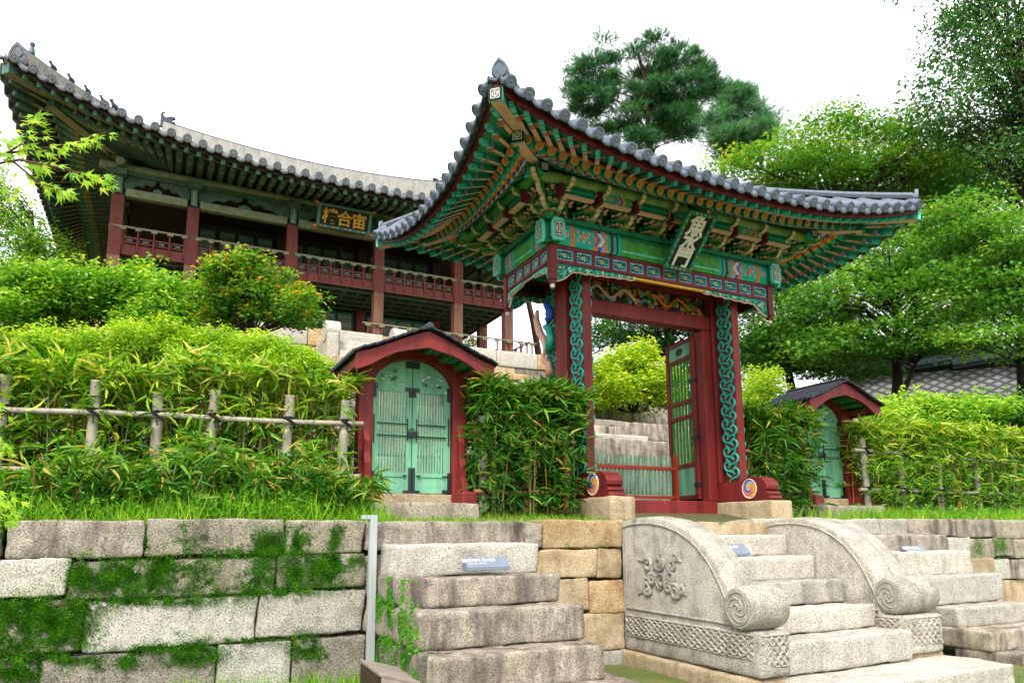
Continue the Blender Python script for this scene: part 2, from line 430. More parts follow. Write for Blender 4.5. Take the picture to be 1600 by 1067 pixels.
# ------------------------------------------------------------------ rough stone blocks
def stone_block(name, x0, x1, y0, y1, z0, z1, mat, parent=None, r=0.022, rough=0.008, step=0.07, seed=None, warp=None):
    L = np.array([x1-x0, y1-y0, z1-z0]); c = np.array([(x0+x1)/2, (y0+y1)/2, (z0+z1)/2]); h = L/2
    r = min(r, h.min()*0.6)
    n = [int(min(26, max(3, math.ceil(l/step)))) for l in L]
    ts = []
    for a in range(3):                         # lattice with extra lines close to each edge so that corners round off
        t = np.linspace(-h[a], h[a], n[a]+1)
        t = np.unique(np.round(np.concatenate([t, [-h[a]+r*0.35, -h[a]+r, h[a]-r, h[a]-r*0.35]]), 5)); ts.append(t)
    N = [len(t) for t in ts]; key = {}; V = []; Fc = []
    def vid(i, j, k):
        q = (i, j, k)
        if q not in key: key[q] = len(V); V.append((ts[0][i], ts[1][j], ts[2][k]))
        return key[q]
    for a in range(3):
        b, d = [(1, 2), (0, 2), (0, 1)][a]
        for side in (0, N[a]-1):
            for p in range(N[b]-1):
                for q in range(N[d]-1):
                    def mk(pp, qq):
                        ix = [0, 0, 0]; ix[a] = side; ix[b] = pp; ix[d] = qq; return vid(*ix)
                    f = (mk(p, q), mk(p+1, q), mk(p+1, q+1), mk(p, q+1))
                    flip = (side == 0) != (a == 1)
                    Fc.append(tuple(reversed(f)) if flip else f)
    V = np.array(V); inner = np.clip(V, -h+r, h-r); dd = V-inner; ln = np.linalg.norm(dd, axis=1, keepdims=True)
    V = np.where(ln > 1e-9, inner+dd/np.maximum(ln, 1e-9)*r, V)
    nn = np.where(ln > 1e-9, dd/np.maximum(ln, 1e-9), 0)
    s = seed if seed is not None else random.random()*100
    off = np.array([mnoise.noise(Vector((p[0]*5+s, p[1]*5+s*1.7, p[2]*5)))*0.65+mnoise.noise(Vector((p[0]*17+s, p[1]*17, p[2]*17+s)))*0.5 for p in (V+c)])
    V = V+nn*off[:, None]*rough*1.4
    # slightly unequal corners
    jx = np.array([(random.random()-.5)*rough*2.2 for _ in range(3)])
    V = V+(V[:, [2, 0, 1]]/np.maximum(h[[2, 0, 1]], .05))*jx
    V = V+c
    if warp: V = warp(V)
    o3 = np.array(wloc(parent)) if parent is not None else np.zeros(3)
    me = bpy.data.meshes.new(name); me.from_pydata((V-o3).tolist(), [], Fc); me.materials.append(M(mat))
    me.polygons.foreach_set('use_smooth', [True]*len(Fc)); me.update()
    o = bpy.data.objects.new(name, me); COL.objects.link(o)
    if parent is not None: o.parent = parent
    return o

# ------------------------------------------------------------------ ground and hillside
GZ = -1.15
def sheet(name, xs, ys, zf, mat):
    b = MB(); b.grid([[(x, y, zf(x, y)) for x in xs] for y in ys], mat, True)
    o = b.build(name); tag(o, kind='structure'); return o
sheet('ground', [-200, -60, -20, -8]+[i*0.5 for i in range(-14, 30)]+[20, 40, 100, 300], [-200, -60, -20, -5, -1]+[i*0.4 for i in range(0, 15)]+[5.75],
      lambda x, y: GZ+(0.02*math.sin(x*2.1)+0.015*math.sin(y*3.3+x) if abs(x) < 16 and abs(y) < 6 else 0)-0.06*max(0, min(1, (x-3.5)/1.0)), 'soil_grass')
def smooth(a, b, x):
    t = max(0.0, min(1.0, (x-a)/(b-a))); return t*t*(3-2*t)
def hill(x, y):
    z = 0.07+0.2*smooth(5.6, 7.4, y)
    for (y0, h) in TIERS: z += h*smooth(y0+0.02, y0+0.5, y)
    return z+0.03*math.sin(x*1.3+y)*smooth(8, 10, y)+smooth(42, 140, y)*14
TIERS = [(11.0, 1.35), (12.3, 0.55), (15.0, 0.9), (18.0, 1.1), (22.0, 1.3)]
sheet('hillside', [-300, -100, -40, -15, -8, -4, -2]+[i*0.6 for i in range(-2, 28)]+[18, 22, 30, 45, 80, 160, 400],
      [5.62, 5.8, 6.2, 6.8, 7.4, 8.2, 9.2, 10.4, 11.02, 11.2, 11.5, 12.0, 12.32, 12.5, 12.8, 13.6, 14.6, 15.02, 15.25, 15.5, 16.5, 17.6, 18.02, 18.25, 18.5, 20, 21.6, 22.02, 22.25, 22.5, 23.5, 26, 32, 42, 60, 90, 140, 400],
      hill, 'soil_bank')

# ------------------------------------------------------------------ front retaining wall (left and right of the carved stair)
WY = 5.55
wallL = empty('retaining_wall', (0, WY, GZ), 'long mossy granite retaining wall at the lower left, running to the carved stair', 'stone wall')
wallR = empty('retaining_wall', (8, WY, GZ), 'granite retaining wall of smaller stained blocks at the far right behind the side stair', 'stone wall')
def wblock(wall, px0, px1, ytl, ybl, mat, dy=0.0):
    """block between two joints of the wall face, sizes measured on the photograph's wall plane"""
    a = atY(px0, ytl, WY); b = atY(px1, ytl, WY); c = atY((px0+px1)/2, ybl, WY)
    jit = (random.random()-.5)*0.018+dy
    stone_block('stone_block', a[0]+0.007, b[0]-0.007, WY+jit, WY+0.5, c[2]+0.007, (a[2]+b[2])/2-0.003, mat, wall, r=0.017, rough=0.014, step=0.05)
SMo, MO, GR, ST, GL = 'granite_some_moss', 'granite_mossy', 'granite', 'granite_stained', 'granite_light'
for (a, b, yt, yb, m) in [
    (-120, 9, 812, 873, MO), (9, 229, 812, 874, ST), (229, 447, 812, 870, SMo), (447, 571, 813, 867, SMo),
    (-130, 111, 875, 940, GL), (111, 432, 872, 933, MO), (432, 572, 867, 922, MO),
    (-160, 133, 940, 1026, MO), (133, 403, 936, 1014, GL), (403, 571, 924, 994, GR),
    (-180, 65, 1026, 1110, MO), (65, 340, 1017, 1105, SMo), (340, 458, 1002, 1100, GL), (458, 571, 994, 1095, SMo),
    (571, 850, 813, 858, 'granite_stained'), (850, 972, 812, 857, 'granite_orange'),
    (571, 840, 866, 930, SMo), (840, 932, 858, 904, 'granite_tan'), (932, 973, 857, 905, 'granite_tan'),
    (571, 700, 930, 985, SMo), (700, 920, 905, 960, 'granite_tan'), (920, 976, 905, 959, 'granite_orange'),
    (571, 740, 985, 1060, SMo), (740, 978, 960, 1024, 'granite_tan'),
    (571, 760, 1060, 1100, SMo), (760, 984, 1025, 1085, 'granite')]:
    wblock(wallL, a, b, yt, yb, m)
for (a, b, yt, yb, m) in [
    (1180, 1290, 812, 838, GL), (1290, 1375, 811, 838, GL), (1375, 1420, 811, 839, GR), (1420, 1492, 811, 840, ST), (1492, 1555, 811, 840, 'granite_purple'), (1555, 1640, 811, 840, SMo), (1640, 1750, 811, 840, ST),
    (1440, 1516, 840, 872, GL), (1516, 1556, 840, 872, SMo), (1556, 1582, 840, 871, MO), (1582, 1650, 840, 871, SMo), (1650, 1760, 840, 871, GR),
    (1440, 1553, 872, 905, 'granite_tan'), (1553, 1579, 872, 905, GL), (1579, 1630, 872, 904, ST), (1630, 1760, 872, 904, GR),
    (1500, 1640, 905, 945, 'granite_tan'), (1640, 1770, 905, 945, GR), (1500, 1790, 945, 1000, 'granite_tan')]:
    wblock(wallR, a, b, yt, yb, m)

m = MB(); m.box(-4.5, 6.09, WY+.16, WY+.55, GZ-.2, .06, 'soil_bank'); m.build('earth_core', wallL)
m = MB(); m.box(6.1, 16, WY+.16, WY+.55, GZ-.2, .06, 'soil_bank'); m.build('earth_core', wallR)
# ------------------------------------------------------------------ stairs
def stair(label, x0, x1, fronts, mats, name='stone_stair', ztop_extra=0.0, depth=0.62):
    root = empty(name, ((x0+x1)/2, fronts[-1][0], GZ), label, 'stone stair', 'stone stairs up to the gate terrace')
    for i, (y, z) in enumerate(fronts):
        zb = fronts[i+1][1]-0.004 if i+1 < len(fronts) else max(GZ-0.1, z-0.26)
        a = x0-random.random()*0.012; b = x1+random.random()*0.02
        xx = mats[i] if isinstance(mats[i], str) else mats[i][0]
        if not isinstance(mats[i], str): a, b = mats[i][1:]
        stone_block('step', a, b, y, min(y+depth, WY+0.02), zb, z, xx, root, r=0.022, rough=0.012, step=0.05)
    return root
sL = stair('plain stained side stair left of the carved stair, below the left small gate', 1.6, 2.84,
      [(5.25, -0.075), (4.93, -0.312), (4.58, -0.518), (4.31, -0.757), (3.98, -0.985)],
      ['granite_light', 'granite_purple', 'granite_stained', 'granite_purple', ('granite_purple', 1.6, 3.0)])
# cheek stones under the left edge of that stair
stone_block('cheek_stone', 1.555, 1.75, 5.0, 5.5, -0.50, -0.28, 'granite_some_moss', sL, r=0.04)
stone_block('cheek_stone', 1.545, 1.75, 4.75, 5.5, -0.745, -0.51, 'granite_mossy', sL, r=0.04)
stone_block('cheek_stone', 1.545, 1.76, 4.42, 5.5, -1.0, -0.755, 'granite_mossy', sL, r=0.05)
stone_block('cheek_stone', 1.56, 1.74, 4.3, 5.5, -1.2, -1.01, 'granite_some_moss', sL, r=0.05)
stair('broad granite middle stair between the two carved balustrades below the gate', 4.12, 5.66,
      [(5.545, 0.108), (5.27, -0.03), (4.96, -0.225), (4.65, -0.435), (4.33, -0.635), (4.02, -0.815), (3.52, -1.045)],
      ['granite_tan', ('granite_light', 4.12, 5.655), ('granite_light', 4.12, 5.655), ('granite', 4.12, 5.655), ('granite_light', 4.12, 5.655), ('granite_light', 4.12, 5.66), ('granite_light', 4.1, 6.16)])
stair('plain granite side stair at the right edge, below the right small gate', 6.95, 8.15,
      [(5.25, -0.04), (5.0, -0.215), (4.68, -0.46), (4.44, -0.735), (4.17, -0.92), (3.9, -1.1)],
      ['granite_stained', 'granite_light', 'granite_light', 'granite', 'granite_stained', ('granite_purple', 6.95, 8.3)])

# ------------------------------------------------------------------ carved stair balustrades
def rail(label, x0, x1, dx0, dx1, carved):
    root = empty('stone_balustrade', ((x0+x1)/2, 4.6, GZ), label, 'stone balustrade', 'carved balustrades of the middle stair')
    prof = [(5.54, 0.105), (5.38, 0.13), (5.21, 0.137), (5.05, 0.128), (4.9, 0.104), (4.76, 0.066), (4.62, 0.008), (4.49, -0.075), (4.375, -0.178),
            (4.30, -0.27), (4.235, -0.37), (4.18, -0.47), (4.14, -0.58), (4.12, -0.70)]
    # body: subdivided slab following the arc
    poly = [(y, z) for y, z in prof]
    b = MB(); n = len(prof); ns = 8
    rr = 0.018
    def row(x, ins):
        out = []
        for i, (y, z) in enumerate(prof):
            y0, z0 = prof[max(i-1, 0)]; y1, z1 = prof[min(i+1, n-1)]
            ty, tz = y1-y0, z1-z0; l = math.hypot(ty, tz); ny, nz = -tz/l, ty/l
            if nz < 0 and ny > 0: ny, nz = -ny, -nz
            if ny > 0.0: ny, nz = -ny, -nz
            if i < 4: ny, nz = (-abs(ny), abs(nz))
            out.append((x, y-ny*ins, z-nz*ins))
        return out
    bt = -0.715
    rows = [[(x0, p[1], bt) for p in row(x0, rr)], row(x0, rr), row(x0+rr*.4, rr*.3), row(x0+rr, 0), row((x0+x1)/2, -0.006), row(x1-rr, 0), row(x1-rr*.4, rr*.3), row(x1, rr), [(x1, p[1], bt) for p in row(x1, rr)]]
    b.grid(rows, 'granite_rail', True)
    b.build('balustrade_body', root)
    # raised border along the arc on both cheeks, with a fine groove along the top
    for xs, s in ((x0, -1), (x1, 1)):
        e = MB()
        inn = row(xs, 0.055); inn2 = row(xs, 0.075)
        e.tube([(p[0]+s*0.002, p[1], p[2]) for p in inn], 0.009, 6, 'granite_rail')
        e.tube([(xs+s*0.002, 5.49, -0.66), (xs+s*0.002, 4.8, -0.665), (xs+s*0.002, 4.19, -0.67)], 0.011, 6, 'granite_rail')
        e.tube([(xs+s*0.002, 5.49, 0.04), (xs+s*0.002, 5.49, -0.66)], 0.009, 6, 'granite_rail')
        e.build('carved_border', root)
    e = MB(); mid = row((x0+x1)/2+0.04, -0.004)
    e.tube([p for p in mid[1:]], 0.007, 5, 'granite_rail'); e.tube([(p[0]-0.025, p[1], p[2]) for p in mid[1:]], 0.006, 5, 'granite_rail')
    e.build('top_moulding', root)
    # drum lying across the foot
    d = MB(); cy_, cz = 4.06, -0.545; R = 0.158; pr_ = [(dx0, R*0.86), (dx0+0.012, R*0.95), (dx0+0.05, R), ((dx0+dx1)/2, R*1.03), (dx1-0.05, R), (dx1-0.012, R*0.95), (dx1, R*0.86)]
    nn = 28; v = []
    for x, r in pr_:
        for j in range(nn):
            t = 2*math.pi*j/nn; v.append((x, cy_+r*math.cos(t), cz+r*math.sin(t)))
    f = [(i*nn+j, i*nn+(j+1) % nn, (i+1)*nn+(j+1) % nn, (i+1)*nn+j) for i in range(len(pr_)-1) for j in range(nn)]
    d.add(v, f, 'granite_rail', True)
    for x, s in ((dx0, -1), (dx1, 1)):
        d.add([(x, cy_+R*0.86*math.cos(2*math.pi*j/nn), cz+R*0.86*math.sin(2*math.pi*j/nn)) for j in range(nn)], [tuple(range(nn))], 'granite_rail')
    dr = d.build('drum', root)
    for x, s in ((dx0, -1), (dx1, 1)):
        xx = x+s*0.001; sw = MB()
        sw.tube([(xx, cy_+R*0.74*math.cos(t), cz+R*0.74*math.sin(t)) for t in np.linspace(0, 2*math.pi, 30)], 0.006, 5, 'granite_rail')
        for k in range(3):
            pts = []
            for q in np.linspace(0, 1, 18):
                a = k*2*math.pi/3+q*4.2; rad = R*0.66*(1-q*0.92); pts.append((xx, cy_+rad*math.cos(a), cz+rad*math.sin(a)))
            sw.tube(pts, 0.0075, 5, 'granite_rail')
        sw.build('swirl', dr)
    # base with interlaced carving and a plain footing
    stone_block('carved_base', x0-0.015, x1+0.012, 3.905, 5.545, -1.02, -0.705, 'granite_rail', root, r=0.03, rough=0.007)
    stone_block('footing', x0-0.05, x1+0.04, 3.93 if carved else 3.95, 5.545, -1.25, -1.025, 'granite_tan', root, r=0.03)
    lt = MB()
    def lattice(P, wdt, z0, z1):
        nL = max(2, int(round(wdt/0.15))); st = wdt/nL; hh = z1-z0
        for k in range(nL*2+1):
            for sg in (1, -1):
                a = (k-1)*st/1.0*0.5
                pts = []
                for q in np.linspace(0, 1, 7):
                    s_ = a+sg*(q-.5)*st*1.5+st*0.5
                    if 0.0 <= s_ <= wdt: pts.append(P(s_, z0+hh*q, 0.005*math.sin(q*18+k)))
                if len(pts) > 1: lt.tube(pts, 0.011, 5, 'granite_rail')
        for k in range(nL):
            pts = []
            for q in np.linspace(0, 1, 12):
                a = q*7.0; rad = 0.032*(1-q*0.8); pts.append(P((k+.5)*st+rad*math.cos(a), (z0+z1)/2+rad*math.sin(a), 0.0))
            lt.tube(pts, 0.008, 5, 'granite_rail')
        lt.tube([P(0, z1+0.012, 0), P(wdt, z1+0.012, 0)], 0.010, 5, 'granite_rail')
        lt.tube([P(0, z0-0.008, 0), P(wdt, z0-0.008, 0)], 0.006, 5, 'granite_rail')
    lattice(lambda s_, z, o: (x0-0.016+o, 5.5-s_, z), 1.54, -0.885, -0.735)
    lattice(lambda s_, z, o: (x0+0.01+s_, 3.904+o, z), x1-x0-0.02, -0.93, -0.735)
    lt.build('interlace_carving', root)
    if carved:                                     # curling cloud in relief
        cl = MB()
        def curl(y, z, r, a0, turns, dirn, tail=None, th=0.017):
            pts = []
            if tail:
                pts.append((x0-0.001, tail[0], tail[1]))
            for q in np.linspace(0, 1, 20):
                a = a0+dirn*q*turns*2*math.pi; rad = r*1.15*(1-0.72*q); pts.append((x0-0.002, y+rad*math.cos(a), z+rad*math.sin(a)))
            cl.tube(pts, [th*(1.25 if i > 1 else 0.7) for i in range(len(pts))], 6, 'granite_rail')
        def cpt(px, py): p = atX(px, py, x0); return p[1], p[2]
        for (px, py, r, a0, tn, dr_, tl) in [(1030, 880, .062, 2.0, 1.5, 1, (1013, 898)), (1050, 882, .052, 1.0, 1.4, -1, (1062, 876)), (1013, 882, .05, .5, 1.3, 1, (997, 874)),
              (1020, 905, .052, 3.6, 1.4, -1, (1008, 902)), (1034, 907, .062, 4.7, 1.5, 1, (1026, 893)), (1048, 901, .05, 5.5, 1.4, -1, (1050, 915)),
              (1012, 918, .056, 3.0, 1.4, 1, (998, 928)), (1056, 925, .06, .5, 1.5, 1, (1074, 930)), (1045, 917, .045, 2.5, 1.3, -1, (1036, 910)), (1066, 920, .035, 0.2, 1.2, -1, (1072, 912)), (1055, 872, .03, 2.8, 1.1, -1, (1064, 878))]:
            y, z = cpt(px, py); ty, tz = cpt(*tl); curl(y, z, r, a0, tn, dr_, (ty, tz))
        cl.build('cloud_relief', root)
    return root
rail('carved granite balustrade with cloud relief and drum end, left side of the middle stair', 3.87, 4.15, 3.82, 4.19, True)
rr_ = rail('carved granite balustrade with drum end, right side of the middle stair', 5.665, 6.13, 5.65, 6.15, False)
def squash(o):                                  # this one is a little shorter from wall to foot
    for ch in o.children:
        v = np.empty(len(ch.data.vertices)*3); ch.data.vertices.foreach_get('co', v); v = v.reshape(-1, 3); oy = wloc(ch).y
        v[:, 1] = 5.54+(v[:, 1]+oy-5.54)*0.90-oy; ch.data.vertices.foreach_set('co', v.reshape(-1)); ch.data.update(); squash(ch)
squash(rr_)

# ------------------------------------------------------------------ terrace walls on the slope behind the gate
def block_wall(label, x0, x1, y, z0, z1, rows, avg, mats, th=0.45, kind='terrace_wall'):
    root = empty(kind, ((x0+x1)/2, y, z0), label, 'stone wall', 'stone terraces on the slope behind the gate')
    rh = (z1-z0)/rows
    for r in range(rows):
        x = x0-random.random()*avg*0.5
        while x < x1:
            w = avg*(0.7+0.7*random.random()); e = min(x+w, x1)
            if e-x > 0.12:
                stone_block('stone_block', x+0.008, e-0.008, y+(random.random()-.5)*0.03, y+th, z0+r*rh+0.006, z0+(r+1)*rh-0.004, random.choice(mats), root, r=0.03, rough=0.012, step=0.16)
            x = e
    return root
TS = ['terrace_stone', 'terrace_stone', 'granite_stained', 'granite_some_moss', 'granite_purple']
TT = ['terrace_tan', 'terrace_tan', 'granite_tan', 'terrace_stone']
ts_ = empty('stone_stair', (7.8, 11.6, 1.72), 'two worn steps on the lowest terrace seen through the great gate', 'stone stair')
stone_block('step', 6.6, 8.62, 11.35, 11.9, 1.70, 1.87, 'granite_light', ts_, r=.03, step=.15); stone_block('step', 6.6, 8.25, 11.75, 12.3, 1.87, 2.09, 'granite_stained', ts_, r=.03, step=.15)
block_wall('lowest rough stone terrace seen through the great gate behind the green barrier', -3, 20, 11.0, 0.2, 1.74, 3, 1.3, TS)
block_wall('second rough stone terrace below the lime shrub seen through the great gate', -3, 20, 12.3, 1.55, 2.32, 2, 1.5, TS)
block_wall('third rough stone terrace half hidden by clipped shrubs on the slope', -4, 22, 15.0, 2.2, 3.25, 2, 1.6, TS)
block_wall('fourth rough stone terrace below the pavilion half hidden by bushes', -5, 24, 18.0, 3.1, 4.35, 3, 1.4, TS)
block_wall('top tan stone terrace just below the platform of the pavilion', -6, 26, 22.0, 4.2, 5.55, 3, 1.5, TT)

# ------------------------------------------------------------------ tiled roof with eaves, shared by both buildings
def ring(side, u, c, L):
    ax, ay, b, z0, lift, pw = L[:6]
    z = z0+lift*abs(u)**pw
    if side == 'front': return np.array([c[0]+u*ax, c[1]-(ay-b*(1-u*u)), z])
    if side == 'back':
        bb, dz = (L[6], L[7]) if len(L) > 6 else (b, 0)
        return np.array([c[0]-u*ax, c[1]+(ay-bb*(1-u**4)), z+dz*(1-abs(u)**3)])
    if side == 'left': return np.array([c[0]-(ax-b*(1-u*u)), c[1]-u*ay, z])
    return np.array([c[0]+(ax-b*(1-u*u)), c[1]+u*ay, z])
SIDES = ('front', 'right', 'back', 'left')
def ringpts(side, c, L, n): return [ring(side, u, c, L) for u in np.linspace(-1, 1, n)]

def eaves(root, c, E, T, P, cfg):
    q = cfg
    # boarding above the rafters
    b = MB(); n = 25
    for s in SIDES:
        pe = ringpts(s, c, E, n); pt = ringpts(s, c, T, n); pp = ringpts(s, c, P, n)
        up = np.array([0, 0, 1.0])
        b.grid([[p+up*q['deck_e'] for p in pe], [p+up*q['deck_t'] for p in pt]], q['m_board'])
        cc = np.array([c[0], c[1], 0])
        pin = [p*0.55+np.array([c[0], c[1], p[2]+q['slope']*2])*0.45 for p in pp]
        b.grid([[p+up*(q['deck_t']-q['fh']) for p in pt], [p+up*q['deck_p'] for p in pp], pin], q['m_board2'])
    if q.get('flowers'):
        for s, nr in q['rafters'].items():
            for i in range(nr-1):
                u = ((i+1)/nr*2-1)*0.985
                a = ring(s, u, c, T)+up*q['deck_t']; e = ring(s, u, c, E)+up*q['deck_e']
                d = (e-a); ln = np.linalg.norm(d); d /= ln; sd = unit(np.cross(d, up)); ctr = a+d*ln*0.60; dn = unit(np.cross(sd, d)); dn = -dn if dn[2] > 0 else dn
                for k, (rx, ry, m) in enumerate(((0.075, 0.048, 'paint_deep_green'), (0.066, 0.038, 'paint_teal'), (0.05, 0.026, 'paint_pink'), (0.026, 0.018, 'paint_orange'))):
                    pts = [ctr+d*rx*math.cos(t)+sd*ry*math.sin(t)+dn*(0.004+0.003*k) for t in np.linspace(0, 2*math.pi, 13)[:-1]]
                    b.add(pts, [tuple(range(12))], m)
    b.build('eave_board', root)
    # strip carrying the flying rafters, and the fascia above them
    e = MB()
    for s in SIDES:
        pt = ringpts(s, c, T, 29)
        for i in range(28):
            a, d = pt[i]+np.array([0, 0, q['strip']]), pt[i+1]+np.array([0, 0, q['strip']])
            e.beam(a, d, q['sw'], q['sh'], q['m_strip'], mend=q['m_strip'])
            o = unit(np.cross(d-a, [0, 0, 1.0])); o = -o if np.dot(o, (a+d)/2-np.array([c[0], c[1], a[2]])) > 0 else o
            e.beam(a+o*q['sw']*0.9, d+o*q['sw']*0.9, q['sw'], q['sh']*1.1, q['m_strip2'])
    e.build('rafter_strip', root)
    f = MB()
    for s in SIDES:
        pe = ringpts(s, c, E, 41)
        for i in range(40):
            a, d = pe[i]+np.array([0, 0, q['fas']/2]), pe[i+1]+np.array([0, 0, q['fas']/2])
            f.beam(a, d, q['fas']*0.5, q['fas'], q['m_fascia'], mend=q['m_fascia'])
    f.build('fascia_board', root)
    for s, nr in q['rafters'].items():
        isf = s in ('front', 'back'); aT = T[0] if isf else T[1]; aP = P[0] if isf else P[1]
        for i in range(nr):
            u = (i+0.5)/nr*2-1; u *= 0.985
            if s == 'back' and u < 0.02: continue
            tip = ring(s, u, c, T); k = q['fan']
            uu = u if abs(u) < k else math.copysign(k+(abs(u)-k)*((aP*0.97/aT-k)/(1-k)), u)
            rp = ring(s, uu*aT/aP if False else max(-1, min(1, uu*aT/aP)), c, P)
            if isf: rp[0] = c[0]+(uu*aT)*(1 if s == 'front' else -1)
            else: rp[1] = c[1]-(uu*aT)*(1 if s == 'left' else -1)
            rp[2] = P[3]+q['rz']+0.45*T[4]*abs(u)**3
            d = tip-rp; root_p = rp-d*q['back']
            R = q['r']; m = MB(); D = unit(d); Lr = np.linalg.norm(tip-root_p)
            bands = q['bands']; pos = 0; prev = root_p
            for frac, mm, rs in bands:
                nx = root_p+(tip-root_p)*frac
                m.tube([prev, nx], [R*rs, R*rs], q.get('seg', 10), mm, caps=False); prev = nx
            # painted end
            sd = unit(np.cross(D, [0, 0, 1.0])); u2 = np.cross(sd, D)
            rings = q['end']; N = 12; last = R
            for j, (rr, mm) in enumerate(rings):
                nxt = rings[j+1][0]*R if j+1 < len(rings) else 0
                o1 = [tip+D*0.002*j+(sd*math.cos(t)+u2*math.sin(t))*rr*R for t in np.linspace(0, 2*math.pi, N+1)[:-1]]
                m.add(o1, [tuple(range(N))], mm)
                if mm == 'paint_orange' and R < 0.06:
                    for g in range(6):
                        t = g*math.pi/3; ctr = tip+D*(0.002*j+0.0015)+(sd*math.cos(t)+u2*math.sin(t))*R*0.45
                        m.add([ctr+(sd*math.cos(a)+u2*math.sin(a))*R*0.15 for a in np.linspace(0, 2*math.pi, 7)[:-1]], [tuple(range(6))], 'paint_yellow')
            m.build('rafter', root)
            # flying rafter
            a = ring(s, u, c, T); z = ring(s, u*0.992, c, E)
            a = a+np.array([0, 0, q['deck_t']-q['fh']*0.55]); z = z+np.array([0, 0, q['deck_e']-q['fh']*0.55])
            a = a-(z-a)*0.12; z = a+(z-a)*0.985
            m = MB(); prev = a
            for frac, mm, mb_ in q['fbands']:
                nx = a+(z-a)*frac; m.beam(prev, nx, q['fw'], q['fh'], mm, mbot=mb_, mend=mm); prev = nx
            m.build('flying_rafter', root)
    # corner beams
    for sx, sy in ((-1, -1), (1, -1), (-1, 1), (1, 1)):
        pc = lambda L, dz=0.0: np.array([c[0]+sx*L[0], c[1]+sy*L[1], L[3]+L[4]+dz])
        pP = np.array([c[0]+sx*P[0], c[1]+sy*P[1], P[3]+q['rz']+0.35*T[4]])
        m = MB(); w, h = q['cw'], q['ch']
        t_ = pc(T, 0.0); t0 = pP-(t_-pP)*0.35; md = (pP+t_)/2-np.array([0, 0, 0.02])
        m.beam(t0, md, w, h, q['m_corner'], mbot=q['m_cbot']); m.beam(md, t_, w, h, q['m_corner'], mbot=q['m_cbot'], mend=q['m_cend'])
        if q.get('flowers'):
            D = unit(t_-md); sd = unit(np.cross(D, [0, 0, 1])); u2 = np.cross(sd, D)
            m.beam(t_, t_+D*0.03, w*1.12, h*1.1, 'paint_teal', mend='paint_black'); seal(m, t_+D*0.034, sd*w*0.45, u2*h*0.42)
        m.build('corner_beam', root)
        m = MB(); e_ = pc(E, q['deck_e']-h*0.35); k0 = t_+np.array([0, 0, h*0.75]); s0 = k0-(e_-k0)*0.3
        m.beam(s0, e_, w, h*0.85, q['m_corner'], mbot=q['m_cbot'], mend=q['m_cend'])
        if q.get('flowers'):
            D = unit(e_-s0); sd = unit(np.cross(D, [0, 0, 1])); u2 = np.cross(sd, D)
            m.beam(e_, e_+D*0.03, w*1.12, h*0.95, 'paint_mint', mend='paint_black'); seal(m, e_+D*0.034, sd*w*0.42, u2*h*0.38)
        m.build('corner_beam', root)

def seal(m, ctr, a, b):
    """square seal pattern of white bars on black"""
    nrm = unit(np.cross(a, b))
    for rep in (-1, 1):
        pass
    pts = lambda x0, x1, y0, y1: [ctr+a*x+b*y for x, y in ((x0, y0), (x1, y0), (x1, y1), (x0, y1))]
    m.add(pts(-1, 1, -1, 1), [(0, 1, 2, 3)], 'paint_black')
    k = np.linalg.norm(a)*0.02+0.0012
    for (x0, x1, y0, y1) in [(-.9,.9,.72,.9),(-.9,.9,-.9,-.72),(-.9,-.72,-.9,.9),(.72,.9,-.9,.9),(-.09,.09,-.9,.9),(-.5,-.3,-.55,.55),(.3,.5,-.55,.55),(-.5,.5,.38,.52),(-.5,.5,-.52,-.38),(-.9,-.5,-.09,.09),(.5,.9,-.09,.09)]:
        for sgn in (1, -1):
            m.add([p+nrm*k*sgn for p in pts(x0, x1, y0, y1)], [(0, 1, 2, 3) if sgn > 0 else (3, 2, 1, 0)], 'paint_white')

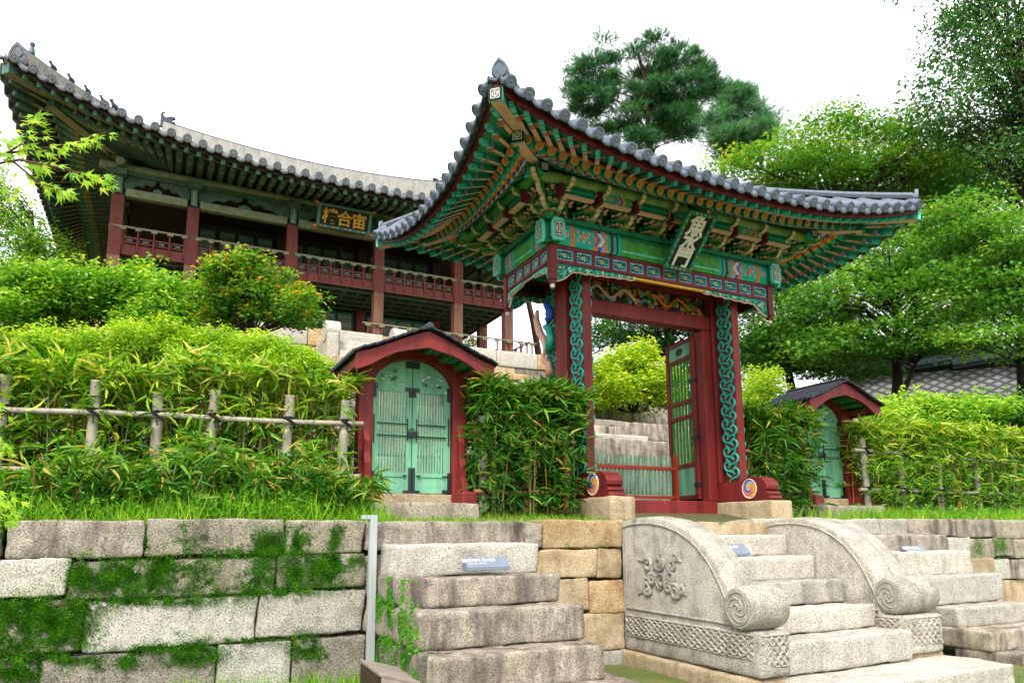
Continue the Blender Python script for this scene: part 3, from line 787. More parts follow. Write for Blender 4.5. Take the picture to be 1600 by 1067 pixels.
def tiles(root, c, E, q):
    """roof surface, rows of cover tiles with round ends, drooping pan tiles at the edge"""
    rx, zr = q['rx'], q['zr']; ax, ay = E[0], E[1]; th = q['edge']; conc = q['conc']
    def surf(side, s, t):
        """s: distance along the eave from its middle, t: 0 edge .. 1 ridge"""
        isf = side in ('front', 'back'); A = ax if isf else ay; top = rx if isf else 0.0
        half = A+(top-A)*t; u = max(-1, min(1, s/max(half, 1e-4)))
        p0 = ring(side, u, c, E); z0 = p0[2]+th
        z = z0+(zr-z0)*((1-conc)*t+conc*t*t)
        over = q['over']*(1-t)
        if side == 'front': return np.array([c[0]+s, p0[1]+(c[1]-p0[1])*t-over, z])
        if side == 'back': return np.array([c[0]-s, p0[1]+(c[1]-p0[1])*t+over, z])
        rxs = -rx if side == 'left' else rx
        xe = p0[0]; x = xe+(c[0]+rxs-xe)*t+(over if side == 'right' else -over)
        return np.array([x, c[1]-s if side == 'left' else c[1]+s, z])
    base = MB(); rowsb = MB(); R = q['R']
    for side in SIDES:
        isf = side in ('front', 'back'); A = ax if isf else ay; top = rx if isf else 0.0
        g = []
        for t in np.linspace(0, 1, 9):
            half = A+(top-A)*t; g.append([surf(side, u*half, t) for u in np.linspace(-1, 1, 31)])
        base.grid(g, q['m_base'], True)
        n = int(round(2*A/q['pitch'])); pit = 2*A/n
        for i in range(n):
            s = -A+pit*(i+0.5)
            tmax = 1.0 if abs(s) <= top else (A-abs(s))/(A-top)
            if tmax < 0.03: continue
            pts = [surf(side, s, t)+np.array([0, 0, R*0.35]) for t in np.linspace(0, tmax, max(3, int(8*tmax)+1))]
            d = unit(pts[0]-pts[1]); tip = pts[0]+d*q['tip']
            rowsb.tube([tip]+pts, [R]*(len(pts)+1), 8, q['m_row'], caps=False)
            # round end tile, tilted a little towards the ground
            sd = unit(np.cross(d, [0, 0, 1.0])); u2 = np.cross(sd, d)
            fc = [tip+d*0.004+(sd*math.cos(a)+u2*math.sin(a))*R*1.08 for a in np.linspace(0, 2*math.pi, 15)[:-1]]
            fb = [p-d*0.02 for p in fc]
            k = len(fc); rowsb.add(fc+fb, [tuple(range(k))]+[(j, k+j, k+(j+1) % k, (j+1) % k) for j in range(k)], q['m_end'])
            rowsb.tube([tip+d*0.006+(sd*math.cos(a)+u2*math.sin(a))*R*0.8 for a in np.linspace(0, 2*math.pi, 15)], R*0.07, 4, q['m_end'], caps=False)
            rowsb.sphere(tip+d*0.004, R*0.22, q['m_end'], 6, 4)
        for i in range(n+1):
            s = -A+pit*i
            w = pit*0.5 if 0 < i < n else pit*0.3
            N = 8; top_, bot = [], []
            for k in range(N+1):
                x = -1+2*k/N; ss = max(-A, min(A, s+x*w)); p = surf(side, ss, 0.0); p1 = surf(side, ss, 0.05); d = unit(p-p1)
                o = np.array([d[0], d[1], 0]); o = o/np.linalg.norm(o)
                p = p+o*q['tip']*0.5
                top_.append(p+np.array([0, 0, R*0.3-R*0.55*(1-x*x)])); bot.append(p+np.array([0, 0, R*0.12-R*q['droop']*(1-x*x)])+o*R*0.35*(1-x*x))
            back = [p-o*q['tip']*1.6+np.array([0, 0, R*0.1]) for p in top_]; backb = [p-o*R*0.25 for p in bot]
            rowsb.grid([back, top_, bot, backb], q['m_lip'], True)
    base.build('roof_body', root); rowsb.build('roof_tiles', root)
    # hip ridges and main ridge
    for sx, side in ((-1, 'front'), (1, 'front'), (-1, 'back'), (1, 'back')):
        m = MB(); pts = []
        for t in np.linspace(q['hip0'], 1, 10):
            half = ax+(rx-ax)*t; s = sx*half*(1 if side == 'front' else -1); pts.append(surf(side, s, t)+np.array([0, 0, R*0.8+q['hh']/2]))
        for i in range(len(pts)-1):
            m.beam(pts[i], pts[i+1], q['hw'], q['hh'], q['m_ridge'])
        m.tube([p+np.array([0, 0, q['hh']/2+R*0.2]) for p in pts], R*0.95, 8, q['m_cap'])
        d = unit(pts[0]-pts[1]); tip = pts[0]+d*0.01
        m.cyl(tip-d*0.05+np.array([0, 0, q['hh']*0.2]), tip+d*R+np.array([0, 0, q['hh']*0.2]), R*1.15, n=14, m=q['m_end'])
        if q.get('leaf'):
            sd = unit(np.cross(d, [0, 0, 1.0])); b0 = tip-d*R*0.2+np.array([0, 0, q.get('leafz', 0.0)])
            h = q['leaf']; up2 = np.array([0, 0, 1.0])+d*0.25
            poly = [b0+sd*x*h*0.52+up2*y*h for x, y in ((-.62,0),(-.9,.25),(-.85,.5),(-.55,.78),(0,1.05),(.55,.78),(.85,.5),(.9,.25),(.62,0))]
            m.prism(poly, d*0.035, q['m_end'])
            for k in range(4):
                sc_ = 0.85-0.2*k
                m.tube([b0+d*0.037+sd*x*h*0.52*sc_+up2*(0.05+y*sc_)*h for x, y in ((-.62,0),(-.85,.3),(-.55,.75),(0,1.0),(.55,.75),(.85,.3),(.62,0))], 0.006*h/0.2, 4, q['m_end'])
        m.build('hip_ridge', root)
    m = MB(); P = []
    for k in np.linspace(-1, 1, 17):
        P.append(np.array([c[0]+k*(rx+q['rext']), c[1], zr-q['mdn']+(q['mh']+q['mdn'])/2+q['sag']*k*k]))
    for i in range(16): m.beam(P[i], P[i+1], q['mw'], q['mh']+q['mdn'], q['m_main'])
    m.tube([p+np.array([0, 0, (q['mh']+q['mdn'])/2+R*0.2]) for p in P], R*1.3, 8, q['m_cap'])
    m.build('main_ridge', root)
    return surf

# ------------------------------------------------------------------ lettering
def text_mesh(name, body, ctr, xdir, ydir, size, mat, parent=None, depth=0.006, bold=0.0, squash=1.0):
    cu = bpy.data.curves.new('lettering', 'FONT'); cu.body = body; cu.align_x = 'CENTER'; cu.align_y = 'CENTER'; cu.size = size; cu.extrude = depth/2; cu.offset = bold
    cu.resolution_u = 4
    to = bpy.data.objects.new('lettering', cu); COL.objects.link(to); bpy.context.view_layer.update()
    me = bpy.data.meshes.new_from_object(to.evaluated_get(bpy.context.evaluated_depsgraph_get()))
    bpy.data.objects.remove(to); bpy.data.curves.remove(cu)
    co = np.empty(len(me.vertices)*3); me.vertices.foreach_get('co', co); co = co.reshape(-1, 3)
    mid = (co.max(0)+co.min(0))/2; co = co-mid
    X, Y = unit(np.array(xdir, float)), unit(np.array(ydir, float)); Z = np.cross(X, Y)
    V = np.array(ctr)+co[:, 0:1]*X*squash+co[:, 1:2]*Y+co[:, 2:3]*Z
    if parent is not None: V = V-np.array(wloc(parent))
    me.vertices.foreach_set('co', V.reshape(-1)); me.materials.clear(); me.materials.append(M(mat)); me.update(); me.name = name
    o = bpy.data.objects.new(name, me); COL.objects.link(o)
    if parent is not None: o.parent = parent
    return o

# ------------------------------------------------------------------ great gate
GC = (5.28, 7.0)
gate = empty('painted_gate', (GC[0], GC[1], 0.27), 'great painted palace gate with flaring tiled roof and red columns in the middle', 'gate')
FX0, FX1, FY0, FY1 = 3.70, 6.87, 6.45, 7.55
E_ = (2.83, 1.8, 0.12, 3.475, 0.35, 2.6, 0.30, 0.05); T_ = (2.40, 1.37, 0.07, 3.575, 0.16, 2.6, 0.22, 0.03); P_ = (1.93, 0.88, 0.0, 3.69, 0.0, 2)
G_ = dict(deck_e=0.0, deck_t=0.10, deck_p=0.13, fh=0.05, fw=0.045, slope=0.35, m_board='paint_eave', m_board2='paint_deep_green', flowers=True,
          strip=0.055, sw=0.03, sh=0.022, m_strip='paint_orange', m_strip2='paint_teal', fas=0.07, m_fascia='paint_oxblood',
          rafters={'front': 35, 'left': 21, 'right': 21, 'back': 35}, fan=0.60, rz=0.11, back=0.55, r=0.046, cw=0.115, ch=0.13,
          bands=[(0.60, 'paint_eave', 1), (0.66, 'paint_lilac', 1.01), (0.70, 'paint_white', 1.01), (0.76, 'paint_blue', 1.01), (0.82, 'paint_orange', 1.01), (0.86, 'paint_yellow', 1.01), (0.94, 'paint_teal', 1.02), (1.0, 'paint_deep_green', 1.02)],
          end=[(1.0, 'paint_deep_green'), (0.96, 'paint_mint'), (0.82, 'paint_orange'), (0.74, 'paint_orange'), (0.28, 'paint_black'), (0.2, 'paint_yellow')],
          fbands=[(0.55, 'paint_deep_green', 'paint_salmon'), (0.62, 'paint_deep_green', 'paint_orange'), (0.70, 'paint_lilac', 'paint_lilac'), (0.75, 'paint_blue', 'paint_white'), (0.82, 'paint_deep_green', 'paint_teal'), (0.97, 'paint_teal', 'paint_mint'), (1.0, 'paint_deep_green', 'paint_deep_green')],
          m_corner='paint_deep_green', m_cbot='paint_salmon', m_cend='paint_teal')
eaves(gate, GC, E_, T_, P_, G_)
tiles(gate, GC, E_, dict(rx=1.05, zr=4.55, edge=0.10, conc=0.30, over=0.05, pitch=0.186, R=0.052, tip=0.07, droop=1.9, m_base='tile_dark', m_row='tile_pale', m_end='tile_pale', m_lip='tile_pale',
      hip0=0.03, hh=0.04, hw=0.13, m_ridge='tile_dark', m_cap='tile_pale', leaf=0.17, leafz=-0.05, rext=0.1, mh=0.15, mdn=0.05, mw=0.16, sag=0.06, m_main='tile_dark'))

# purlins with seal ends
for side in ('front', 'back'):
    m = MB(); y = GC[1]-P_[1] if side == 'front' else GC[1]+P_[1]
    x0, x1 = GC[0]-P_[0]-0.16, GC[0]+P_[0]+0.16
    m.tube([(x0, y, P_[3]), (x1, y, P_[3])], 0.062, 12, 'paint_sage', mcap='paint_black')
    for x, s in ((x0, -1), (x1, 1)):
        m.cyl((x, y, P_[3]), (x-s*0.05, y, P_[3]), 0.066, n=12, m='paint_teal', mcap='paint_black'); seal(m, np.array([x+s*0.003, y, P_[3]]), np.array([0, 0.042, 0]), np.array([0, 0, 0.042]))
    m.build('purlin', gate)
for side in ('left', 'right'):
    m = MB(); x = GC[0]-P_[0] if side == 'left' else GC[0]+P_[0]
    y0, y1 = GC[1]-P_[1]-0.16, GC[1]+P_[1]+0.16
    m.tube([(x, y0, P_[3]+0.004), (x, y1, P_[3]+0.004)], 0.062, 12, 'paint_green', mcap='paint_black')
    for y, s in ((y0, -1), (y1, 1)):
        m.cyl((x, y, P_[3]+0.004), (x, y-s*0.05, P_[3]+0.004), 0.066, n=12, m='paint_teal', mcap='paint_black'); seal(m, np.array([x, y+s*0.003, P_[3]+0.004]), np.array([0.042, 0, 0]), np.array([0, 0, 0.042]))
    m.build('purlin', gate)

# painted ornament laid on timber faces
def petal(m, c, a, b, n, r0, r1, w, ang, mat, k):
    d = a*math.cos(ang)+b*math.sin(ang); t = a*-math.sin(ang)+b*math.cos(ang); L = (r1-r0)/2; o = c+d*(r0+r1)/2+n*k
    m.add([o+d*L*math.cos(q)+t*w*math.sin(q) for q in np.linspace(0, 2*math.pi, 9)[:-1]], [tuple(range(8))], mat)
def flower(m, c, a, b, n, r, cols=('paint_blue', 'paint_orange', 'paint_yellow')):
    c = np.array(c, float); k = 0.0016
    for i in range(8): petal(m, c, a, b, n, r*.45, r*1.0, r*.2, i*math.pi/4, cols[0] if i % 2 else 'paint_mint', k)
    for i in range(8): petal(m, c, a, b, n, r*.55, r*.8, r*.09, i*math.pi/4, 'paint_white', k*2)
    for i in range(6): petal(m, c, a, b, n, r*.12, r*.56, r*.17, i*math.pi/3+.3, cols[1], k*3)
    petal(m, c, a, b, n, -r*.2, r*.2, r*.2, 0, cols[2], k*4)
def chevrons(m, c, a, b, n, w, h, cols, dirn):
    k = len(cols); N = 6
    for i, mt in enumerate(cols):
        for j in range(N):
            v0, v1 = -1+2*j/N, -1+2*(j+1)/N; off = lambda v: dirn*w*.16*(math.cos(v*math.pi)-.3)
            x0, x1 = -w/2+w*i/k, -w/2+w*(i+1)/k
            cl = lambda x: max(-w/2, min(w/2, x))
            m.add([c+a*cl(x0+off(v0))+b*v0*h/2+n*.0015, c+a*cl(x1+off(v0))+b*v0*h/2+n*.0015, c+a*cl(x1+off(v1))+b*v1*h/2+n*.0015, c+a*cl(x0+off(v1))+b*v1*h/2+n*.0015], [(0, 1, 2, 3)], mt)
            # (thin colour fields, each about 1.5 mm proud of the timber)
# main ring beams with painted ends
BZ0, BZ1 = 3.105, 3.345
BEND = [(0.0, 0.07, 'paint_green'), (0.07, 0.10, 'paint_teal'), (0.10, 0.17, 'floral_mixed'), (0.17, 0.20, 'paint_teal'), (0.20, 0.245, 'paint_orange'), (0.245, 0.27, 'paint_teal'), (0.27, 0.50, 'floral_mixed'),
        (0.50, 0.555, 'paint_orange'), (0.555, 0.60, 'paint_blue'), (0.60, 0.64, 'paint_sky'), (0.64, 0.675, 'paint_orange'), (0.675, 0.72, 'paint_teal'), (0.72, 0.76, 'paint_oxblood'), (0.76, 0.80, 'paint_teal'), (0.80, 0.82, 'paint_black')]
def ring_beam(axis, fixed, a0, a1, thick, k):
    m = MB(); h = (BZ0+BZ1)/2; H = BZ1-BZ0
    def seg(s0, s1, mat, g=0.0):
        p0 = (s0, fixed, h) if axis == 'x' else (fixed, s0, h); p1 = (s1, fixed, h) if axis == 'x' else (fixed, s1, h)
        # rounded section
        prof = [(-.5,-.32),(-.32,-.5),(.32,-.5),(.5,-.32),(.5,.32),(.32,.5),(-.32,.5),(-.5,.32)]
        v = []
        for p in (p0, p1):
            for a, b in prof:
                if axis == 'x': v.append((p[0], p[1]+a*(thick+g), p[2]+b*(H+g)))
                else: v.append((p[0]+a*(thick+g), p[1], p[2]+b*(H+g)))
        n = len(prof); f = [(i, (i+1) % n, n+(i+1) % n, n+i) for i in range(n)]+[tuple(range(n)), tuple(range(2*n-1, n-1, -1))]
        m.add(v, f, mat)
    for s0, s1, mat in BEND:
        mt = 'paint_teal' if mat == 'floral_mixed' else mat
        seg(a0+s0*k, a0+s1*k, mt); seg(a1-s1*k, a1-s0*k, mt)
    for sgn in (1, -1):
        n_ = np.array([0, -sgn, 0.0]) if axis == 'x' else np.array([-sgn, 0, 0.0]); av = np.array([1.0, 0, 0]) if axis == 'x' else np.array([0, 1.0, 0]); bv = np.array([0, 0, 1.0])
        for e, dr in ((a0, 1), (a1, -1)):
            P = lambda s: (np.array([e+dr*s*k, fixed, h]) if axis == 'x' else np.array([fixed, e+dr*s*k, h]))+n_*thick/2
            flower(m, P(.135), av*min(1, k*1.6), bv, n_, .05, ('paint_sky', 'paint_pink', 'paint_orange'))
            flower(m, P(.365), av*min(1, k*1.6), bv, n_, .072); 
            for q in (.295, .435):
                for zz in (-.05, .05): flower(m, P(q)+bv*zz, av*min(1, k*1.6), bv, n_, .026, ('paint_pink', 'paint_orange', 'paint_white'))
            chevrons(m, P(.59), av*k, bv, n_, .17, .158, ['paint_orange', 'paint_blue', 'paint_sky', 'paint_white', 'paint_orange', 'paint_teal'] if dr > 0 else ['paint_teal', 'paint_orange', 'paint_white', 'paint_sky', 'paint_blue', 'paint_orange'], dr)
    L0, L1 = a0+0.82*k, a1-0.82*k
    seg(L0, L0+0.04, 'paint_teal', 0.006); seg(L1-0.04, L1, 'paint_teal', 0.006); seg(L0+0.04, L1-0.04, 'paint_green')
    for sgn in (1, -1):                            # turquoise edging on the plain middle
        for zz in (BZ0+0.045, BZ1-0.045):
            if axis == 'x': m.box(L0+0.04, L1-0.04, fixed-sgn*(thick/2)-0.003, fixed-sgn*(thick/2)+0.003, zz-0.010, zz+0.010, 'paint_mint' if zz < h else 'paint_deep_green')
            else: m.box(fixed-sgn*(thick/2)-0.003, fixed-sgn*(thick/2)+0.003, L0+0.04, L1-0.04, zz-0.010, zz+0.010, 'paint_mint' if zz < h else 'paint_deep_green')
    # beam ends running past the corner, closed by a seal plate
    for s, sg in ((a0, -1), (a1, 1)):
        seg(s+sg*0.001, s+sg*0.125, 'paint_deep_green', -0.004); seg(s+sg*0.125, s+sg*0.16, 'paint_mint', 0.012)
        if axis == 'x': seal(m, np.array([s+sg*0.163, fixed, h]), np.array([0, thick*0.36, 0]), np.array([0, 0, H*0.36]))
        else: seal(m, np.array([fixed, s+sg*0.163, h]), np.array([thick*0.36, 0, 0]), np.array([0, 0, H*0.36]))
    m.build('tie_beam', gate)
ring_beam('x', FY0, FX0, FX1, 0.15, 1.0); ring_beam('x', FY1, FX0, FX1, 0.15, 1.0)
ring_beam('y', FX0, FY0, FY1, 0.148, 0.36); ring_beam('y', FX1, FY0, FY1, 0.148, 0.36)
m = MB()
m.box(FX0-0.12, FX1+0.12, FY0-0.10, FY0+0.10, BZ1+0.002, BZ1+0.05, 'paint_deep_green'); m.box(FX0-0.12, FX1+0.12, FY1-0.10, FY1+0.10, BZ1+0.002, BZ1+0.05, 'paint_deep_green')
m.box(FX0-0.10, FX0+0.10, FY0+0.102, FY1-0.102, BZ1+0.002, BZ1+0.05, 'paint_deep_green'); m.box(FX1-0.10, FX1+0.10, FY0+0.102, FY1-0.102, BZ1+0.002, BZ1+0.05, 'paint_deep_green')
m.build('plate_beam', gate)
m = MB(); m.box(FX0+0.02, FX1-0.02, FY0+0.02, FY1-0.02, BZ1+0.06, BZ1+0.09, 'paint_dark_green')
m.box(FX0+0.02, FX1-0.02, FY0+0.03, FY0+0.06, BZ1+0.09, 3.66, 'paint_dark_green'); m.box(FX0+0.02, FX1-0.02, FY1-0.06, FY1-0.03, BZ1+0.09, 3.66, 'paint_dark_green')
m.box(FX0+0.03, FX0+0.06, FY0+0.065, FY1-0.065, BZ1+0.09, 3.66, 'paint_dark_green'); m.box(FX1-0.06, FX1-0.03, FY0+0.065, FY1-0.065, BZ1+0.09, 3.66, 'paint_dark_green')
m.build('bracket_backing', gate)

# bracket sets: three stepped tiers with painted tongues
def bracket_mesh(corner=False):
    m = MB(); z0 = BZ1+0.05
    dirs = [(np.array([0, -1.0, 0]), np.array([1.0, 0, 0]), 1.0)]
    if corner: dirs = [(np.array([0, -1.0, 0]), np.array([1.0, 0, 0]), 1.0), (np.array([-1.0, 0, 0]), np.array([0, 1.0, 0]), 1.0), (np.array([-.7071, -.7071, 0]), np.array([.7071, -.7071, 0]), 1.45)]
    up = np.array([0, 0, 1.0])
    for o, s, k in dirs:
        P = lambda a, b, z: o*a*k+s*b+up*(z0+z)
        m.beam(P(-.05, 0, .02), P(.07, 0, .02), .11, .045, 'paint_green', mbot='paint_salmon')     # seat block
        for t in range(3):
            z = 0.045+t*0.078; a1 = 0.10+t*0.115
            m.beam(P(-.05, 0, z+.03), P(a1, 0, z+.03), .05, .066, 'bracket_green', mbot='paint_green')
            # tongue: curved, drooping, salmon underside with white tip
            pts = [P(a1-.05, 0, z+.045), P(a1+.03, 0, z+.012), P(a1+.085, 0, z+.006), P(a1+.125, 0, z+.028), P(a1+.14, 0, z+.062)]
            for i in range(4):
                m.beam(pts[i], pts[i+1], .05, .042-.005*i, 'paint_green', mbot='paint_salmon', mend='paint_mint')
            m.sphere(pts[-1]+up*0.004, 0.017, 'paint_mint', 6, 4)
            if k > 1.2: continue
            # lateral arms, boat-shaped, with bearing blocks
            for a, w in ((t*0.115-0.0, .185), (t*.115+.05, .15), (a1-.01, .12+.03*t)):
                zz = z+.03
                m.beam(P(a, -w, zz), P(a, w, zz), .034, .044, 'bracket_green', mbot='paint_dark_green')
                m.beam(P(a, -w*.55, zz-.024), P(a, w*.55, zz-.024), .033, .02, 'bracket_green', mbot='paint_salmon')
                for b in (-w+.012, -w*.45, 0, w*.45, w-.012):
                    m.beam(P(a, b-.024, zz+.034), P(a, b+.024, zz+.034), .05, .026, 'paint_green', mbot='paint_deep_green')
                    m.beam(P(a, b-.017, zz-.02), P(a, b+.017, zz-.02), .038, .012, 'paint_salmon') if abs(b) > 0.01 else None
    return m
bset = bracket_mesh().build('bracket_set', gate); cset = bracket_mesh(True).build('corner_bracket', gate)
bset.location = (0, 0, -0.27); cset.location = (0, 0, -0.27)
# meshes were built around the world origin: shift so that their own origin is on the beam axis
for o in (bset, cset):
    v = np.empty(len(o.data.vertices)*3); o.data.vertices.foreach_get('co', v); v = v.reshape(-1, 3)+np.array([GC[0], GC[1], 0.27]); o.data.vertices.foreach_set('co', v.reshape(-1)); o.data.update()
first = [True, True]
def put(o, x, y, rz, i):
    loc = (x-GC[0], y-GC[1], -0.27)
    if first[i]: first[i] = False; o.location = loc; o.rotation_euler = (0, 0, rz)
    else: copy_part(o, gate, loc, rz)
NF, NS = 7, 3
for i in range(1, NF):
    x = FX0+(FX1-FX0)*i/NF; put(bset, x, FY0, 0, 0); put(bset, x, FY1, math.pi, 0)
for i in range(1, NS):
    y = FY0+(FY1-FY0)*i/NS; put(bset, FX0, y, -math.pi/2, 0); put(bset, FX1, y, math.pi/2, 0)
for x, y, r in ((FX0, FY0, 0), (FX1, FY0, math.pi/2), (FX1, FY1, math.pi), (FX0, FY1, -math.pi/2)): put(cset, x, y, r, 1)
# painted boards and lath between the sets, under the purlin
def infill(axis, fixed, a0, a1, n):
    for i in range(n):
        s0 = a0+(a1-a0)*i/n+0.055; s1 = a0+(a1-a0)*(i+1)/n-0.055; m = MB(); z0, z1 = 3.525, 3.632
        fl = i % 2 == 1; th = 0.03
        def bx(p, q, z0_, z1_, mat, e=0.0):
            if axis == 'x': m.box(p, q, fixed-th-e, fixed+th+e, z0_, z1_, mat)
            else: m.box(fixed-th-e, fixed+th+e, p, q, z0_, z1_, mat)
        w = s1-s0
        if fl:
            bx(s0+.002, s1-.002, z0, z1, 'paint_teal')
            for sg in (1, -1):
                n_ = np.array([0, -sg, 0.0]) if axis == 'x' else np.array([-sg, 0, 0.0]); av = np.array([1.0, 0, 0]) if axis == 'x' else np.array([0, 1.0, 0]); bv = np.array([0, 0, 1.0])
                P = lambda s_: (np.array([s_, fixed, (z0+z1)/2]) if axis == 'x' else np.array([fixed, s_, (z0+z1)/2]))+n_*th
                flower(m, P(s0+w*.27), av*1.2, bv, n_, .036, ('paint_yellow', 'paint_orange', 'paint_white')); chevrons(m, P(s0+w*.66), av, bv, n_, w*.36, z1-z0, ['paint_orange', 'paint_sky', 'paint_blue', 'paint_yellow', 'paint_orange'], 1)
        else:
            bx(s0+.002, s1-.002, z0, z1, 'paint_deep_green'); bx(s0+.02, s1-.02, z0+0.045, z0+0.057, 'paint_teal', 0.003)
        bx(s0, s1, z0-0.016, z0-0.001, 'paint_salmon', 0.006)
        bx(s0-.055, s0-.012, z0-0.03, z1-.005, 'paint_oxblood', 0.02)
        m.build('painted_board', gate)
infill('x', GC[1]-P_[1], FX0-0.10, FX1+0.10, NF); infill('x', GC[1]+P_[1], FX0-0.10, FX1+0.10, NF)
infill('y', GC[0]-P_[0], FY0-0.08, FY1+0.08, NS); infill('y', GC[0]+P_[0], FY0-0.08, FY1+0.08, NS)

# pierced frieze under the ring beam, on four hanging posts
def frieze(axis, fixed, a0, a1, n, sgn):
    m = MB(); z0, z1 = 2.905, 3.098
    def bx(p, q, zz0, zz1, o0, o1, mat):
        lo, hi = fixed+min(o0*sgn, o1*sgn), fixed+max(o0*sgn, o1*sgn)
        if axis == 'x': m.box(p, q, lo, hi, zz0, zz1, mat)
        else: m.box(lo, hi, p, q, zz0, zz1, mat)
    A0, A1 = a0+0.045, a1-0.045
    bx(A0, A1, z1-0.03, z1, -0.03, 0.03, 'paint_red'); bx(A0, A1, z0, z0+0.034, -0.03, 0.03, 'paint_red')
    w = (A1-A0)/n
    for i in range(n-1): bx(A0+w*(i+1)-.019, A0+w*(i+1)+.019, z0+0.035, z1-0.031, -0.028, 0.028, 'paint_red')
    m.build('frieze_frame', gate)
    for i in range(n):
        m = MB(); p, q = A0+w*i+.021, A0+w*(i+1)-.021
        if i == 0: p -= .018
        if i == n-1: q += .018
        b0, b1 = z0+0.038, z1-0.034
        bx(p, q, b0, b1, -0.012, -0.004, 'paint_black')
        t = 0.012
        for (x0, x1, y0, y1) in ((p, q, b0, b0+t), (p, q, b1-t, b1), (p, p+t, b0+t, b1-t), (q-t, q, b0+t, b1-t)): bx(x0, x1, y0, y1, -0.006, 0.016, 'paint_sky')
        cx, cz = (p+q)/2, (b0+b1)/2; W_, H_ = (q-p)/2-t, (b1-b0)/2-t
        def cap(x, z): return (x, fixed+sgn*0.006, z) if axis == 'x' else (fixed+sgn*0.006, x, z)
        for sx in (-1, 1):
            for sz in (-1, 1):
                pts = [cap(cx+sx*W_*f, cz+sz*H_*g) for f, g in ((.95,.95),(.35,.9),(.55,.5),(.3,.25),(.75,.2),(.95,.55))]
                m.tube(pts, 0.0075, 5, 'paint_teal' if (sx*sz > 0) else 'paint_mint')
        pal = ['paint_white', 'paint_pink', 'paint_salmon', 'paint_yellow'][(i*7+n) % 4]
        for k in range(6):
            a = k*math.pi/3; m.sphere(cap(cx+0.022*math.cos(a), cz+0.022*math.sin(a)), 0.0125, pal if k % 2 else 'paint_mint', 6, 4)
        m.sphere(cap(cx, cz), 0.012, 'paint_orange', 6, 4)
        m.build('frieze_panel', gate)
    # scalloped apron hanging below
    m = MB(); N = 72; top, bot = [], []
    wd = 1.0 if axis == 'x' else 0.34
    def low(s):
        d = min(s-A0, A1-s)/wd
        if d < 0.07: z = 2.70+0.25*d
        elif d < 0.24: z = 2.73+0.11*smooth(0.07, 0.24, d)
        elif d < 1.05: z = 2.835+0.028*smooth(0.24, 1.05, d)+0.007*math.cos(d*42)
        else: z = 2.885
        return z
    for i in range(N+1):
        s = A0+(A1-A0)*i/N; top.append(s); bot.append(low(s))
    def pp(s, z, o): return (s, fixed+sgn*o, z) if axis == 'x' else (fixed+sgn*o, s, z)
    for o, rev in ((0.014, False), (-0.014, True)):
        m.grid([[pp(s, 2.903, o) for s in top], [pp(s, z, o) for s, z in zip(top, bot)]], 'paint_deep_green')
    m.tube([pp(s, z, 0.0) for s, z in zip(top, bot)], 0.013, 6, 'paint_yellow' if False else 'paint_salmon')
    for i in range(0, N, 1):                            # raised wave scroll
        s = top[i]; z = bot[i]
        if 2.9-z > 0.02:
            hgt = 2.9-z; r = min(0.026, hgt*0.34); a0 = i*1.9
            for sg in (1, -1):
                m.tube([pp(s+r*(1-.5*q)*math.cos(a0+q*5), z+hgt*.42+r*(1-.5*q)*math.sin(a0+q*5), 0.017*sg) for q in np.linspace(0, 1, 7)], 0.0095, 5, ('paint_mint', 'paint_teal', 'paint_mint', 'paint_teal', 'paint_white')[i % 5])
            if hgt > .11:
                for sg in (1, -1):
                    m.sphere(pp(s, z+hgt*.75, .014*sg), .015, ('paint_blue', 'paint_white', 'paint_pink')[i % 3], 6, 4)
                    m.sphere(pp(s+.01, z+hgt*.16, .014*sg), .012, 'paint_blue' if i % 2 else 'paint_mint', 6, 4)
    if axis == 'x': m.box((A0+A1)/2-0.62, (A0+A1)/2+0.62, fixed-0.02, fixed+0.02, 2.868, 2.892, 'paint_yellow')
    m.build('scalloped_apron', gate)
frieze('x', FY0, FX0, FX1, 13, -1); frieze('x', FY1, FX0, FX1, 13, 1); frieze('y', FX0, FY0, FY1, 5, -1); frieze('y', FX1, FY0, FY1, 5, 1)
for x in (FX0, FX1):
    for y in (FY0, FY1):
        m = MB(); m.box(x-.042, x+.042, y-.042, y+.042, 2.70, 3.10, 'paint_red'); m.box(x-.028, x+.028, y-.028, y+.028, 2.655, 2.70, 'paint_red')
        m.sphere((x, y, 2.635), 0.028, 'paint_white'); m.build('hanging_post', gate, 0.006)

